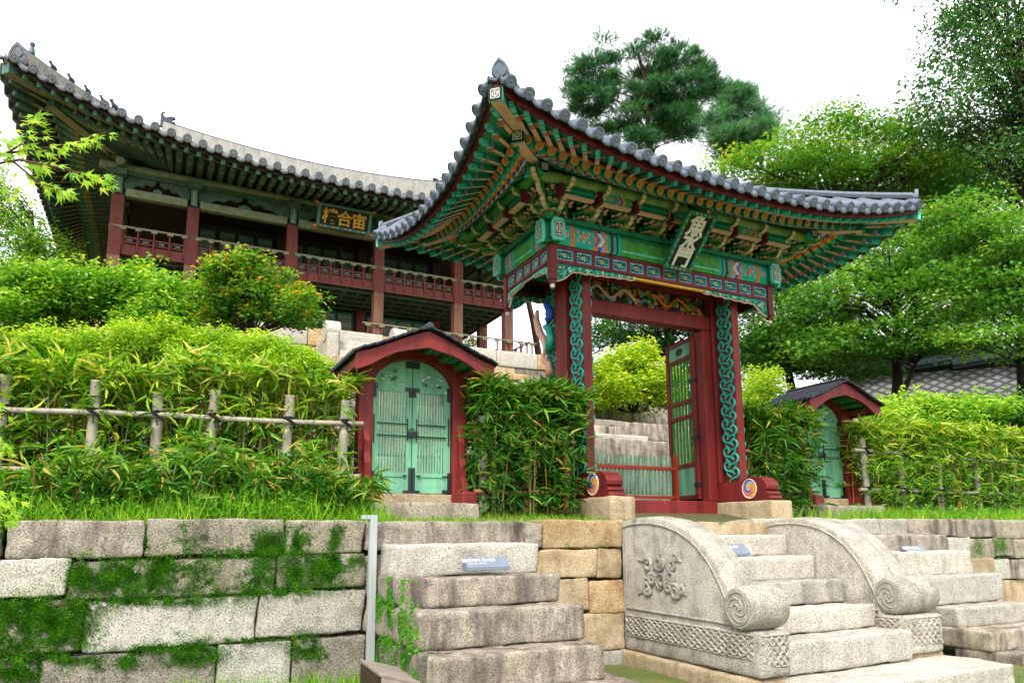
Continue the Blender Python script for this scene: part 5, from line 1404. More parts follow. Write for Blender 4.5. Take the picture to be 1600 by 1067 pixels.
# railings: apron board, pierced panels, goose-neck balusters and hand rail
def railing(p, q, z0, board, name, zr=None, mb='faded_red'):
    root_ = MB(); P0, P1 = np.array([*p, 0.0]), np.array([*q, 0.0]); D = P1-P0; L = np.linalg.norm(D); D /= L; out = np.array([D[1], -D[0], 0.0])
    at = lambda s, z, o=0.0: P0+D*s+np.array([0, 0, z])+out*o
    m = MB()
    if board:
        m.beam(at(0, z0+.17), at(L, z0+.17), .06, .34, mb); m.beam(at(0, z0+.42), at(L, z0+.42), .05, .05, mb); m.beam(at(0, z0+.58), at(L, z0+.58), .06, .06, mb)
        n = int(round(L/.42))
        for i in range(n):
            s0 = (i+.12)*L/n; s1 = (i+.88)*L/n
            m.beam(at((s0+s1)/2-.09, z0+.50), at((s0+s1)/2+.09, z0+.50), .03, .05, 'faded_teal')
            m.beam(at(i*L/n, z0+.2), at(i*L/n, z0+.6), .07, .06, mb, up=D)
            m.beam(at(i*L/n+.05, z0+.5), at(s0+.02, z0+.5), .04, .10, mb)
        m.build(name+'_board', pav)
        m = MB(); zt = z0+.86
        for i in range(n+1):
            s = min(L-.02, max(.02, i*L/n))
            m.tube([at(s, z0+.1, .04), at(s, z0+.3, .07), at(s, z0+.52, .05), at(s, z0+.64, .05), at(s, zt-.06, .10)], [.03, .035, .045, .03, .035], 6, mb)
            m.beam(at(s-.09, zt-.035, .10), at(s+.09, zt-.035, .10), .09, .06, 'faded_olive')
        m.tube([at(-.3, zt+.03, .10), at(L+.3, zt+.03, .10)], .038, 8, 'faded_tan'); m.build(name+'_rail', pav)
    else:
        zt = z0+.6; n = int(round(L/.5))
        m.beam(at(0, z0+.12), at(L, z0+.12), .05, .1, mb)
        for i in range(n+1):
            s = i*L/n; m.beam(at(s, z0), at(s, zt-.05), .05, .05, mb, up=D); m.beam(at(s-.1, zt-.06), at(s+.1, zt-.06), .06, .07, 'faded_olive')
        m.tube([at(-.2, zt), at(L+.2, zt)], .032, 8, 'faded_tan'); m.build(name+'_rail', pav)
for i in range(5): railing((CX[i]+.182, 24.93), (CX[i+1]-.182, 24.93), 8.86, True, 'balcony')
for i in range(4):
    railing((CX[0]-.07, CYs[i+1]-.182), (CX[0]-.07, CYs[i]+.182), 8.86, True, 'balcony'); railing((CX[-1]+.07, CYs[i]+.182), (CX[-1]+.07, CYs[i+1]-.182), 8.86, True, 'balcony')
railing((-1.6, 24.75), (3.9, 24.75), 6.95, False, 'terrace'); railing((6.5, 24.75), (13.2, 24.75), 6.95, False, 'terrace')
railing((13.0, 24.8), (13.0, 36), 6.95, False, 'terrace')
# inner rooms: latticed doors on both storeys
def lattice_wall(x0, x1, y, z0, z1, n, up):
    w = (x1-x0)/n
    for i in range(n):
        m = MB(); a, b = x0+i*w+.03, x0+(i+1)*w-.03
        fr = 'faded_dark' if up else 'paint_deep_green'
        m.box(a, b, y, y+.04, z0, z1, 'paper' if not up else 'lattice_paper')
        for xa, xb in ((a, a+.07), (b-.07, b)): m.box(xa, xb, y-.04, y-.001, z0, z1, fr)
        for za, zb in ((z0, z0+.4 if not up else z0+.1), (z1-.08, z1)): m.box(a+.071, b-.071, y-.038, y-.002, za, zb, fr)
        k = 11
        for j in range(1, k): x = a+.07+(b-a-.14)*j/k; m.box(x-.008, x+.008, y-.03, y-.003, z0+(.4 if not up else .1), z1-.08, 'faded_dark')
        for j in range(1, 14):
            z = z0+.4+(z1-z0-.48)*j/14
            if j in (2, 3, 6, 7, 8, 11, 12): m.box(a+.07, b-.07, y-.026, y-.004, z-.012, z+.012, 'faded_dark')
        m.build('lattice_door', pav)
m = MB()
for z0, z1 in ((6.9, 8.8), (9.06, 11.5)):
    for (x0, x1, y0, y1) in ((CX[1]-.2, CX[4]+.2, 27.7, 27.8), (CX[1]-.2, CX[1]-.1, 27.8, 33.5), (CX[4]+.1, CX[4]+.2, 27.8, 33.5), (CX[1]-.2, CX[4]+.2, 33.5, 33.6)): m.box(x0, x1, y0, y1, z0, z1, 'dark_wood')
m.build('room_wall', pav)
for i in (1, 2, 3):
    lattice_wall(CX[i]+.25, CX[i+1]-.25, 27.62, 9.15, 11.3, 4, True); lattice_wall(CX[i]+.25, CX[i+1]-.25, 27.62, 6.98, 8.72, 4, False)
for x in CX[1:5]:
    m = MB(); m.box(x-.17, x+.17, 27.30, 27.62, 6.9, 8.78, 'faded_red'); m.box(x-.17, x+.17, 27.30, 27.62, 9.07, 11.45, 'dark_wood'); m.build('column', pav)
for i in range(1, 5):                                   # arched fretted boards just inside the columns
    pass
# name board over the middle bay
pb = empty('name_board', (5.3, 24.2, 10.9), 'wide black name board with three gold characters under the pavilion eaves', 'signboard')
A, B = atY(496, 352, 24.45), atY(574, 365, 24.45); TL, TR = atY(503, 312, 24.05), atY(580, 331, 24.05)
ctr = np.array([(A[0]+B[0]+TL[0]+TR[0])/4, 24.3, (A[2]+B[2]+TL[2]+TR[2])/4-.02]); xd = np.array([1.0, 0, 0]); yd = unit(np.array([0, -.45, 1.0])); nd_ = np.cross(xd, yd); W2, H2 = 0.96, 0.40
pt = lambda a, b, o=0.0: ctr+xd*a+yd*b+nd_*o
m = MB(); m.prism([pt(-W2+.1, -H2+.08), pt(W2-.1, -H2+.08), pt(W2-.1, H2-.08), pt(-W2+.1, H2-.08)], nd_*.04, 'paint_black'); m.build('panel', pb)
m = MB()
for a0, a1, b0, b1 in ((-W2, -W2+.1, -H2, H2), (W2-.1, W2, -H2, H2), (-W2+.1, W2-.1, -H2, -H2+.08), (-W2+.1, W2-.1, H2-.08, H2)): m.prism([pt(a0, b0, -.02), pt(a1, b0, -.02), pt(a1, b1, -.02), pt(a0, b1, -.02)], nd_*.1, 'faded_teal')
for i in range(12): m.prism([pt(-W2+.12+i*.15+x, -H2+.04+y, .081) for x, y in ((0,-.025),(.06,-.025),(.06,.025),(0,.025))], nd_*.006, ['paint_orange', 'paint_mint', 'paint_blue'][i % 3])
for sx in (-1, 1):
    for sy in (-1, 1): m.prism([pt(sx*W2, sy*H2-.06), pt(sx*(W2+.16), sy*H2), pt(sx*W2, sy*H2+.05)], nd_*.06, 'paint_orange')
m.build('border', pb)
for i, ch in enumerate('樓合宙'): text_mesh('character', ch, pt(-.52+.52*i, 0.0, .05), xd, yd, .56, 'brass', pb, .02, .012)

# platform and its stair
plat = empty('stone_platform', (PC[0], 24, 5.55), 'tan stone platform of cut blocks carrying the pavilion on the hill', 'platform')
x = -4.2
for r, (z0, z1) in enumerate(((5.5, 6.28), (6.285, 6.9))):
    x = -4.2-r*.4
    while x < 14.9:
        w = random.uniform(1.3, 2.2); e = min(x+w, 15.0); stone_block('stone_block', x+.01, e-.01, 24.0-(0.05 if r else 0), 24.7, z0, z1, random.choice(['terrace_tan', 'granite_tan', 'terrace_stone'] if r == 0 else ['granite_light', 'terrace_tan', 'granite']), plat, r=.04, step=.25); x = e
m = MB(); m.box(-4.2, 15.0, 24.5, 37.2, 5.3, 6.895, 'terrace_tan'); m.build('platform_fill', plat)
ps = empty('stone_stair', (5.3, 23, 5.5), 'pale stone stair with rounded cheek stones climbing to the pavilion platform', 'stone stair')
for i in range(5): stone_block('step', 4.95, 6.75, 22.15+i*.37, 24.0, 5.5+i*.27, 5.5+(i+1)*.27, 'granite_light', ps, r=.03, step=.3)
for x0, x1 in ((4.55, 4.93), (6.77, 7.15)):
    stone_block('cheek_stone', x0, x1, 22.2, 24.0, 5.4, 6.35, 'granite', ps, r=.08, step=.2)
    m = MB(); m.tube([(x0-.04, 22.55, 6.45), (x1+.04, 22.55, 6.45)], .34, 18, 'granite_light'); m.build('drum', ps)

# ------------------------------------------------------------------ bamboo fences
def culm(m, p0, p1, r, mat='bamboo'):
    p0, p1 = np.array(p0, float), np.array(p1, float); L = np.linalg.norm(p1-p0); n = max(1, int(L/.28)); pts, rad = [], []
    off = random.random()*.15
    for i in range(n+1):
        t = min(1, max(0, (i+off)/n)); p = p0+(p1-p0)*t
        for dt, k in ((-.012, 1.0), (0, 1.10), (.012, 1.0)):
            tt = t+dt/L
            if 0 <= tt <= 1: pts.append(p0+(p1-p0)*tt); rad.append(r*k)
    pts = [p0]+pts+[p1]; rad = [r]+rad+[r*.97]; m.tube(pts, rad, 10, mat, mcap='bamboo_tan')
def fence(label, y, rails, stakes, gz):
    f = empty('bamboo_fence', (stakes[len(stakes)//2][0], y, gz), label, 'fence', 'bamboo fences along the terrace')
    for x0, x1, z0, z1, mat in rails:
        m = MB(); n = 8; P = [(x0+(x1-x0)*i/n, y-.045+.006*math.sin(i*2.1+x0), z0+(z1-z0)*i/n+.008*math.sin(i*1.7)) for i in range(n+1)]
        for i in range(n): culm(m, P[i], P[i+1], .024, mat)
        m.build('rail', f)
    for x, zt, lean, mat in stakes:
        m = MB(); culm(m, (x+lean, y+.01, gz), (x, y, zt), .043 if mat == 'bamboo' else .038, mat); s = m.build('stake', f)
        for x0, x1, z0, z1, mt in rails:
            m = MB()
            if min(x0, x1)-.05 <= x <= max(x0, x1)+.05:
                z = z0+(z1-z0)*(x-x0)/(x1-x0)
                for a in (-1, 1):
                    m.tube([(x+a*.05, y-.07, z-.035*a), (x, y-.076, z+.0), (x-a*.05, y-.07, z+.035*a)], .013, 6, 'twine')
                m.tube([(x-.06, y, z+.03), (x, y-.066, z+.035), (x+.06, y, z+.03)], .012, 6, 'twine'); m.tube([(x, y-.07, z-.03), (x+.01, y-.08, z-.09)], .006, 5, 'twine')
            if m.v: m.build('twine_tie', s)
FY = 6.68
fence('weathered grey bamboo fence of stakes and two rails in front of the left hedge', FY,
      [(-2.6, 1.72, .955, 1.03, 'bamboo'), (-2.6, 1.70, .52, .53, 'bamboo')],
      [(-1.72, 1.25, -.02, 'bamboo'), (-1.10, 1.25, -.03, 'bamboo'), (-.49, 1.265, .0, 'bamboo'), (-.03, 1.2, .02, 'bamboo'), (.42, 1.255, -.06, 'bamboo'), (1.05, 1.26, -.03, 'bamboo'), (1.56, 1.25, -.03, 'bamboo')], .22)
fence('short bamboo fence with brown stakes between the left small gate and the great gate', FY,
      [(2.86, 4.05, 1.03, .97, 'bamboo_tan'), (2.86, 4.05, .42, .42, 'bamboo_tan')], [(2.98, 1.2, -.0, 'bamboo'), (3.48, 1.1, .0, 'bamboo_tan'), (3.95, 1.1, .02, 'bamboo_tan')], .22)
fence('short bamboo fence with brown stakes between the great gate and the right small gate', FY+.1,
      [(6.55, 7.72, 1.0, 1.02, 'bamboo_tan'), (6.55, 7.75, .52, .53, 'bamboo')], [(6.72, 1.08, -.0, 'bamboo_tan'), (7.25, 1.1, .0, 'bamboo_tan'), (7.62, .95, .0, 'bamboo')], .22)
fence('grey bamboo fence nearly swallowed by the long hedge at the right', FY+.05,
      [(8.55, 13.6, 1.10, 1.02, 'bamboo'), (8.6, 13.6, .56, .55, 'bamboo')], [(8.78, 1.27, .03, 'bamboo'), (9.55, 1.25, .0, 'bamboo'), (10.4, 1.25, .0, 'bamboo'), (11.3, 1.25, .03, 'bamboo'), (12.3, 1.2, .0, 'bamboo'), (13.3, 1.2, .0, 'bamboo')], .22)

# ------------------------------------------------------------------ bamboo hedges
def bamboo(label, x0, x1, y0, y1, top, n, mat, stems, front=0.0, bright=0.0, gz=.2, size=1.0, mix_top=.35):
    h = empty('bamboo_hedge', ((x0+x1)/2, (y0+y1)/2, gz), label, 'hedge', 'dwarf bamboo hedges behind the fences')
    m = MB()
    for i in range(stems):
        x = random.uniform(x0, x1); y = random.uniform(y0, y1); t = top(x)*random.uniform(.8, 1.02)
        dx, dy = random.gauss(0, .10), random.gauss(0, .05)
        m.tube([(x, y, gz), (x+dx*.4, y+dy*.4, gz+(t-gz)*.5), (x+dx, y+dy, t)], [.006, .0055, .003], 4, random.choice(['stem_tan', 'stem_tan', 'bamboo_tan', 'paint_sage']), caps=False)
    m.build('stems', h)
    # sprays: groups of leaves fanning from a twig end
    ns = n//5; X = RNG.uniform(x0, x1, ns); Y = RNG.uniform(y0-front, y1, ns); T = np.array([top(x) for x in X])
    u = RNG.beta(1.25, 1.0, ns); Z = gz+.05+(T-gz-.05)*u; 
    topm = RNG.random(ns) < mix_top; Z[topm] = T[topm]-np.abs(RNG.normal(0, .07, topm.sum()))
    k = np.repeat(np.arange(ns), 5); N = len(k)
    head = RNG.uniform(0, 2*math.pi, ns); a = head[k]+RNG.normal(0, .75, N)
    el = RNG.normal(-.15, .45, N)+np.where(topm[k], .45, 0)
    ax = np.stack([np.cos(a)*np.cos(el), np.sin(a)*np.cos(el)-.25, np.sin(el)], 1)
    pos = np.stack([X[k], Y[k], Z[k]], 1)+RNG.normal(0, .018, (N, 3))
    nr = rndir(N, 1.4)
    L = RNG.uniform(.075, .175, N)*size; Wd = L*RNG.uniform(.10, .17, N)
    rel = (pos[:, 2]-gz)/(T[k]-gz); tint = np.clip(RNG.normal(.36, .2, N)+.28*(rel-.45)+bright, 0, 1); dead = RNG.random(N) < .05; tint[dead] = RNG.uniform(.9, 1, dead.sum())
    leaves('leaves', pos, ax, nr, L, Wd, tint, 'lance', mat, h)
    return h
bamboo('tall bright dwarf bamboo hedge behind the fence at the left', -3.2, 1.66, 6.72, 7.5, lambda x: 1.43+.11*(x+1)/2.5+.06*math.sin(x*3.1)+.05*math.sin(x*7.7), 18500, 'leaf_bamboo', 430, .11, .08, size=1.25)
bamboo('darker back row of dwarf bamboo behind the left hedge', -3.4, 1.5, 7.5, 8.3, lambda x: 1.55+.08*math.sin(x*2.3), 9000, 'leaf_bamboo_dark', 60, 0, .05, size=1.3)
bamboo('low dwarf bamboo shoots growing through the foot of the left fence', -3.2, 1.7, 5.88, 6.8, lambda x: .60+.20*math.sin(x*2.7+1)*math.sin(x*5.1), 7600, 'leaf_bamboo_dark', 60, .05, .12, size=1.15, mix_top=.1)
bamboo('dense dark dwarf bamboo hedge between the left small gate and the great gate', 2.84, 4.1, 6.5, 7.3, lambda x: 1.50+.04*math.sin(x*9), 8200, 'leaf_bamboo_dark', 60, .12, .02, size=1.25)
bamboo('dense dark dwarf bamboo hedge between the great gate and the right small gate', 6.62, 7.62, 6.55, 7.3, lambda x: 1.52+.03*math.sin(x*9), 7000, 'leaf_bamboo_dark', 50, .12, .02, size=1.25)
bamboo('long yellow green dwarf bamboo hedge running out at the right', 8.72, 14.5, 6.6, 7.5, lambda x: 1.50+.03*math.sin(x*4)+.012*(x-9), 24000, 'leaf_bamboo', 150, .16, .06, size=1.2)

# ------------------------------------------------------------------ grass and weeds
def grass(name, label, n, fx, mat='grass', L=(.05, .14), W_=.006, cat='grass'):
    P = np.array([fx() for _ in range(n)]); a = RNG.uniform(0, 2*math.pi, n); el = RNG.normal(1.05, .3, n)
    ax = np.stack([np.cos(a)*np.cos(el), np.sin(a)*np.cos(el), np.abs(np.sin(el))], 1)
    o = leaves(name, P, ax, rndir(n, .3), RNG.uniform(*L, n), W_, RNG.normal(.45, .22, n), 'blade', mat)
    tag(o, label, cat, kind='stuff'); return o
def clump_x(lo, hi, k):
    cs = [random.uniform(lo, hi) for _ in range(k)]
    return lambda: min(hi, max(lo, random.gauss(random.choice(cs), (hi-lo)/k*.7)))
cx1 = clump_x(-3.5, 1.75, 40)
def g1():
    x = cx1(); y = 5.66+abs(random.gauss(0, .42)); y = min(y, 6.6); return (x, y, hill(x, y)-.005)
grass('terrace_grass', 'lush grass along the terrace edge below the left hedge', 6500, g1, L=(.06, .24), W_=.008)
cx1b = clump_x(-3.4, 1.7, 16)
def g1b():
    x = cx1b(); y = 5.72+abs(random.gauss(0, .3)); y = min(y, 6.5); return (x, y, hill(x, y)-.005)
grass('terrace_grass', 'taller arching grass tufts along the terrace edge below the left hedge', 2600, g1b, L=(.16, .34), W_=.011)
def g2():
    x = random.uniform(1.7, 4.4); y = 5.66+random.random()**1.5*1.0; return (x, y, hill(x, y)-.005)
grass('terrace_grass', 'short bright grass on the terrace edge before the left small gate', 4200, g2, L=(.03, .085), W_=.006)
cx3 = clump_x(6.6, 14.5, 50)
def g3():
    x = cx3(); y = 5.7+abs(random.gauss(0, .4)); y = min(y, 6.5); return (x, y, hill(x, y)-.005)
grass('terrace_grass', 'lush grass along the terrace edge below the right hedge', 7000, g3, L=(.05, .26), W_=.009)
cx4 = clump_x(-.6, 1.45, 14)
def g4():
    x = cx4(); x = max(.25, x) if random.random() < .85 else x; y = random.uniform(4.9, 5.5); return (x, y, GZ)
grass('wall_foot_grass', 'tall fresh grass growing at the foot of the left retaining wall', 3600, g4, L=(.08, .26), W_=.009)
def g5():
    x = random.uniform(2.9, 3.9); y = random.uniform(4.6, 5.5); return (x, y, GZ-.03)
grass('wall_foot_grass', 'thin short grass on bare soil between the side stair and the carved balustrade', 900, g5, L=(.02, .06), W_=.005)
def g6():
    x = random.uniform(5.6, 9.6); y = random.uniform(2.2, 5.2); return (x, y, GZ-.065)
grass('lawn_grass', 'short mown lawn grass at the lower right corner', 9000, g6, L=(.02, .05), W_=.006)
def weeds(label, n, fx, size=.05, spread=.06):
    cs = [fx() for _ in range(n)]; P = np.repeat(np.array(cs), 14, 0); N = len(P); P = P+np.abs(RNG.normal(0, 1, (N, 3)))*np.array([0, 0, spread*1.3])+RNG.normal(0, spread, (N, 3))*np.array([1, .7, .25])
    d = rndir(N, .3); o = leaves('weeds', P, d, rndir(N, 1.5), RNG.uniform(.5, 1.2, N)*size, RNG.uniform(.4, .7, N)*size*.6, RNG.normal(.5, .22, N), 'leaf', 'weed'); tag(o, label, 'weeds', kind='stuff')
weeds('leafy weeds among the grass below the left hedge', 260, lambda: (random.uniform(-3.4, 1.2), random.uniform(5.68, 6.3), .15), .07, .06)
weeds('leafy weeds among the grass below the right hedge', 160, lambda: (random.uniform(8.6, 14), random.uniform(5.75, 6.5), .16), .05, .06)
weeds('small ferny weeds sprouting from the mossy cheek stones of the left side stair', 9, lambda: random.choice([(1.545, 4.8+random.random()*.5, -.5-random.random()*.2), (1.55, 4.5+random.random()*.4, -.76)]), .035, .025)
# moss cushions on the wall faces: small upright leaflets in broken patches
def moss():
    P, A, T = [], [], []
    for (px, py, rx, ry) in [(270, 847, 46, 24), (420, 850, 34, 20), (465, 845, 18, 22), (522, 845, 9, 20), (400, 862, 50, 8), (200, 905, 60, 28), (290, 905, 80, 28), (370, 900, 50, 28), (125, 900, 18, 20), (425, 880, 12, 16), (470, 895, 36, 24), (520, 890, 38, 22), (555, 885, 14, 12),
                             (40, 975, 60, 30), (100, 980, 40, 40), (20, 1010, 40, 16), (60, 950, 80, 12), (300, 1020, 44, 18), (185, 1036, 26, 10), (30, 1050, 40, 14), (478, 1012, 24, 20), (260, 1012, 60, 5), (380, 1000, 60, 4), (240, 940, 80, 5), (1528, 858, 8, 14), (1562, 855, 10, 16), (430, 925, 60, 5), (90, 1030, 50, 6)]:
        area = rx*ry; n = int(area*4.6)
        for i in range(n):
            x, y = px+rx*random.gauss(0, .62), py+ry*random.gauss(0, .62)
            p = atY(x, y, WY-.004)
            if mnoise.fractal(Vector((p[0]*9, p[2]*9, px)), .8, 2.2, 4) < -.16 and random.random() < .9: continue
            if p[2] > .10: continue
            P.append(p); A.append((random.gauss(0, .5), -1.0, random.gauss(.35, .5))); T.append(.36+.35*mnoise.noise(Vector((p[0]*14, p[2]*14, 3)))+random.gauss(0, .14))
    for i in range(9000):                       # left flank of the side stair
        y = random.uniform(4.45, 5.45); z = random.uniform(-1.0, -.3)
        if mnoise.fractal(Vector((y*7, z*7, 9.1)), .8, 2.2, 4) < .02: continue
        P.append((1.547, y, z)); A.append((-1, random.gauss(0, .4), random.gauss(.35, .5))); T.append(.4+random.gauss(0, .16))
    n = len(P); o = leaves('moss', P, np.array(A), rndir(n), RNG.uniform(.010, .021, n), RNG.uniform(.006, .011, n), np.array(T), 'leaf', 'moss_leaf'); tag(o, 'dark green moss cushions in broken patches on the front wall stones', 'moss', kind='stuff')
moss()
weeds('tiny weeds in the joints of the front wall and stairs', 26, lambda: random.choice([(random.uniform(-.8, 1.4), 5.535, random.choice([-.11, -.40, -.66])), (random.uniform(3.9, 4.1), 5.4-random.random()*1.3, -1.03), (random.uniform(4.3, 5.5), random.choice([4.66, 4.34, 4.03]), random.choice([-.63, -.81, -1.04])), (random.uniform(2.8, 3.8), 5.54, -.12), (random.uniform(9, 11.5), 5.54, -.11)]), .022, .012)

# ------------------------------------------------------------------ shrubs and trees
def crown_pts(blobs, n):
    """clump centres spread through several ellipsoids, denser towards their outsides"""
    vol = np.array([b[3]*b[4]*b[5] for b in blobs])**(2/3); w = vol/vol.sum(); out = []
    for b, k in zip(blobs, RNG.multinomial(n, w)):
        d = rndir(k); r = RNG.random(k)**.33; r = .35+.65*r
        r = r*np.array([.88+.55*mnoise.noise(Vector((q[0]*1.9+b[0], q[1]*1.9+b[1], q[2]*1.9+b[2]))) for q in d])*(1+.22*(RNG.random(k) < .07))
        out.append(np.array(b[:3])+d*r[:, None]*np.array(b[3:6]))
    return np.concatenate(out)
def foliage(root, C, per, cr, flat, L, asp, shape, mat, droop=0.0, tint0=.42, tsd=.17, up=1.2, name='crown', top_bias=.12, csd=.10):
    k = np.repeat(np.arange(len(C)), per); N = len(k)
    sz = RNG.uniform(.7, 1.3, len(C))[k]
    off = RNG.normal(0, 1, (N, 3)); off /= np.maximum(1, np.linalg.norm(off, axis=1, keepdims=True)/1.9)
    off = off*cr*sz[:, None]*np.array([1, 1, flat])*.62
    pos = C[k]+off
    a = RNG.uniform(0, 2*math.pi, N); ax = np.stack([np.cos(a), np.sin(a), RNG.normal(-.15, .35, N)-droop], 1); ax[:, :2] += off[:, :2]/cr*.5
    cl = RNG.normal(0, csd, len(C))[k]
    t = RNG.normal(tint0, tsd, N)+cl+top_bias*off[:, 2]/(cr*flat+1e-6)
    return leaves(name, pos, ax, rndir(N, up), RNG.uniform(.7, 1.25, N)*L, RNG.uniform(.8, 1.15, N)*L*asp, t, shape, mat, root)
def branches(root, base, top, C, r0, mat, lean=None, nb=40, name='trunk', rmin=.02, wob=.12, limb_from=.35, att=.75):
    base, top = np.array(base, float), np.array(top, float); m = MB(); n = 10; H = np.linalg.norm(top-base)
    tr = [base+(top-base)*i/n+np.array([math.sin(i*1.3+base[0])*wob*.3*H*.1, math.cos(i*1.7)*wob*.3*H*.1, 0])*(i > 0) for i in range(n+1)]
    m.tube(tr, [r0*(1.25 if i == 0 else 1-.75*i/n) for i in range(n+1)], 9, mat)
    idx = RNG.permutation(len(C))[:nb]
    for j in idx:
        c = C[j]; zrel = (c[2]-base[2])/max(.1, top[2]-base[2]); t = min(.98, max(limb_from, zrel*att-.05*random.random())); a = tr[0]+(tr[-1]-tr[0])*0; q = t*n; i0 = min(n-1, int(q)); a = tr[i0]+(tr[i0+1]-tr[i0])*(q-i0)
        d = c-a; L = np.linalg.norm(d); mid = a+d*.5+np.array([random.gauss(0, .06), random.gauss(0, .06), .10])*L; m2 = a+d*.78+np.array([random.gauss(0, .04), random.gauss(0, .04), .06])*L
        r1 = max(rmin, r0*(.40-.2*t))*min(1, .4+L/H); m.tube([a, (a+mid)/2+np.array([0, 0, .03*L]), mid, m2, c], [r1, r1*.8, r1*.6, r1*.4, rmin*.4], 5, mat, caps=False)
    return m.build(name, root)
def tree(name, label, cat, base, top, blobs, nclump, per, cr, flat, L, asp, shape, mat, r0, bark='bark', nb=40, group=None, **kw):
    root = empty(name, base, label, cat, group); C = crown_pts(blobs, nclump)
    bk = {k: kw.pop(k) for k in ('rmin', 'wob', 'limb_from', 'att') if k in kw}
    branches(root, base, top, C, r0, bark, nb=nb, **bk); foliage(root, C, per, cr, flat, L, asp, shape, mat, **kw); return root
def P_(px, py, dep): return tuple(atD(px, py, dep))
def bl(px, py, dep, rpx, rpy, rd=None):
    """ellipsoid blob seen at a pixel, radii in pixels of the photograph at that distance"""
    c = atD(px, py, dep); k = dep/F_PX; return (c[0], c[1], c[2], rpx*k, (rd if rd else rpx*.8)*k if rd is None else rd, rpy*k)

# clipped azaleas and loose bushes on the slope at the left
def shrub(label, blobs, n, per, cr, L, mat, cat='shrub', base=None, group='shrubs on the slope', flat=.75, stems=14, asp=.45, **kw):
    b = blobs[0]; base = base or (b[0], b[1], b[2]-b[5]*1.2)
    root = empty('shrub', base, label, cat, group); C = crown_pts(blobs, n); m = MB()
    for j in RNG.permutation(len(C))[:stems]:
        c = C[j]; a = np.array([base[0]+(c[0]-base[0])*.25, base[1]+(c[1]-base[1])*.25, base[2]]); md = (a+c)/2+np.array([random.gauss(0, .08), random.gauss(0, .08), .05]); m.tube([a, md, c], [.022, .016, .006], 5, 'bark', caps=False)
    m.build('stems', root); foliage(root, C, per, cr, flat, L, asp, 'leaf', mat, name='foliage', **kw); return root
def shrub_row(specs):
    for s in specs: shrub(*s[0], **s[1])
G0 = dict(tint0=.5, up=1.4, top_bias=.2)
shrub('wide clipped azalea mound behind the left hedge at the picture edge', [bl(40, 560, 12.2, 110, 52, .8), bl(100, 555, 12.3, 60, 45, .7)], 150, 110, .20, .078, 'leaf_azalea', **G0)
shrub('bright clipped azalea mound below the leafy bushes left of the orange tinted bush', [bl(190, 550, 12.4, 80, 44, .8), bl(260, 545, 12.4, 60, 42, .7)], 150, 110, .20, .078, 'leaf_azalea', **G0)
shrub('bright clipped azalea mound directly below the orange tinted bush', [bl(340, 555, 12.4, 75, 42, .8), bl(400, 560, 12.3, 55, 38, .7)], 140, 110, .20, .078, 'leaf_azalea', **G0)
shrub('low azalea mound sloping down towards the left small gate roof', [bl(460, 575, 12.0, 45, 30, .7), bl(500, 590, 11.9, 25, 20, .5)], 80, 110, .18, .075, 'leaf_azalea', **G0)
shrub('leafy green bush at the far left below the maple branch', [bl(40, 480, 14.5, 70, 55, 1.0), bl(85, 445, 14.8, 40, 38, .8)], 120, 100, .28, .115, 'leaf_bush', tint0=.5, top_bias=.2)
shrub('loose leafy bush in front of the left pavilion column', [bl(150, 462, 15.0, 50, 42, .9), bl(205, 460, 15.2, 55, 40, .9)], 120, 100, .28, .115, 'leaf_bush', tint0=.5, top_bias=.2)
shrub('leafy bush just left of the orange tinted bush', [bl(270, 470, 15.0, 50, 42, .9), bl(240, 500, 14.4, 50, 30, .8)], 100, 100, .28, .115, 'leaf_bush', tint0=.5, top_bias=.2)
shrub('loose yellow green bush with a few orange leaves in front of the pavilion', [bl(410, 460, 14.6, 72, 42, .9), bl(465, 480, 14.6, 38, 32, .7), bl(350, 445, 14.5, 36, 30, .7), bl(385, 425, 14.5, 40, 24, .7), bl(345, 490, 14.5, 30, 24, .6)], 150, 80, .21, .12, 'leaf_orange', base=P_(385, 520, 14.6), stems=40, tint0=.42, tsd=.19, top_bias=.16)
# inside and beside the great gate
shrub('bright lime green shrub framed by the great gate opening', [bl(985, 590, 17.5, 48, 44, 1.0), bl(1030, 605, 17.5, 35, 38, .9), bl(950, 600, 17.3, 28, 42, .8), bl(990, 560, 17.6, 25, 22, .6)], 190, 85, .26, .12, 'leaf_lime', base=P_(990, 645, 17.5), stems=20, tint0=.5, tsd=.2, top_bias=.2)
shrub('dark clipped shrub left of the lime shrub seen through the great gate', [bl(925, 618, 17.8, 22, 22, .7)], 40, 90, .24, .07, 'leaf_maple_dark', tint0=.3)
shrub('pale green shrub between the great gate and the right small gate', [bl(1185, 612, 17.0, 36, 32, 1.0), bl(1170, 640, 16.6, 30, 26, .8)], 90, 110, .28, .09, 'leaf_lime', tint0=.32, top_bias=.2)
shrub('leafy shrub left of the dark trunks behind the right hedge', [bl(1420, 650, 14.5, 55, 28, 1.0), bl(1390, 665, 14.0, 40, 22, .8)], 100, 95, .26, .11, 'leaf_bush', tint0=.62, top_bias=.2)
shrub('mixed green shrub behind the middle of the right hedge', [bl(1500, 650, 14.8, 50, 28, 1.0), bl(1470, 660, 14.4, 40, 22, .8)], 100, 95, .26, .11, 'leaf_bush', tint0=.5, top_bias=.2)
shrub('darker green shrub at the right picture edge behind the hedge', [bl(1580, 650, 15.0, 52, 30, 1.0), bl(1640, 650, 15.0, 40, 30, 1.0)], 100, 95, .26, .11, 'leaf_maple_dark', tint0=.6, top_bias=.2)

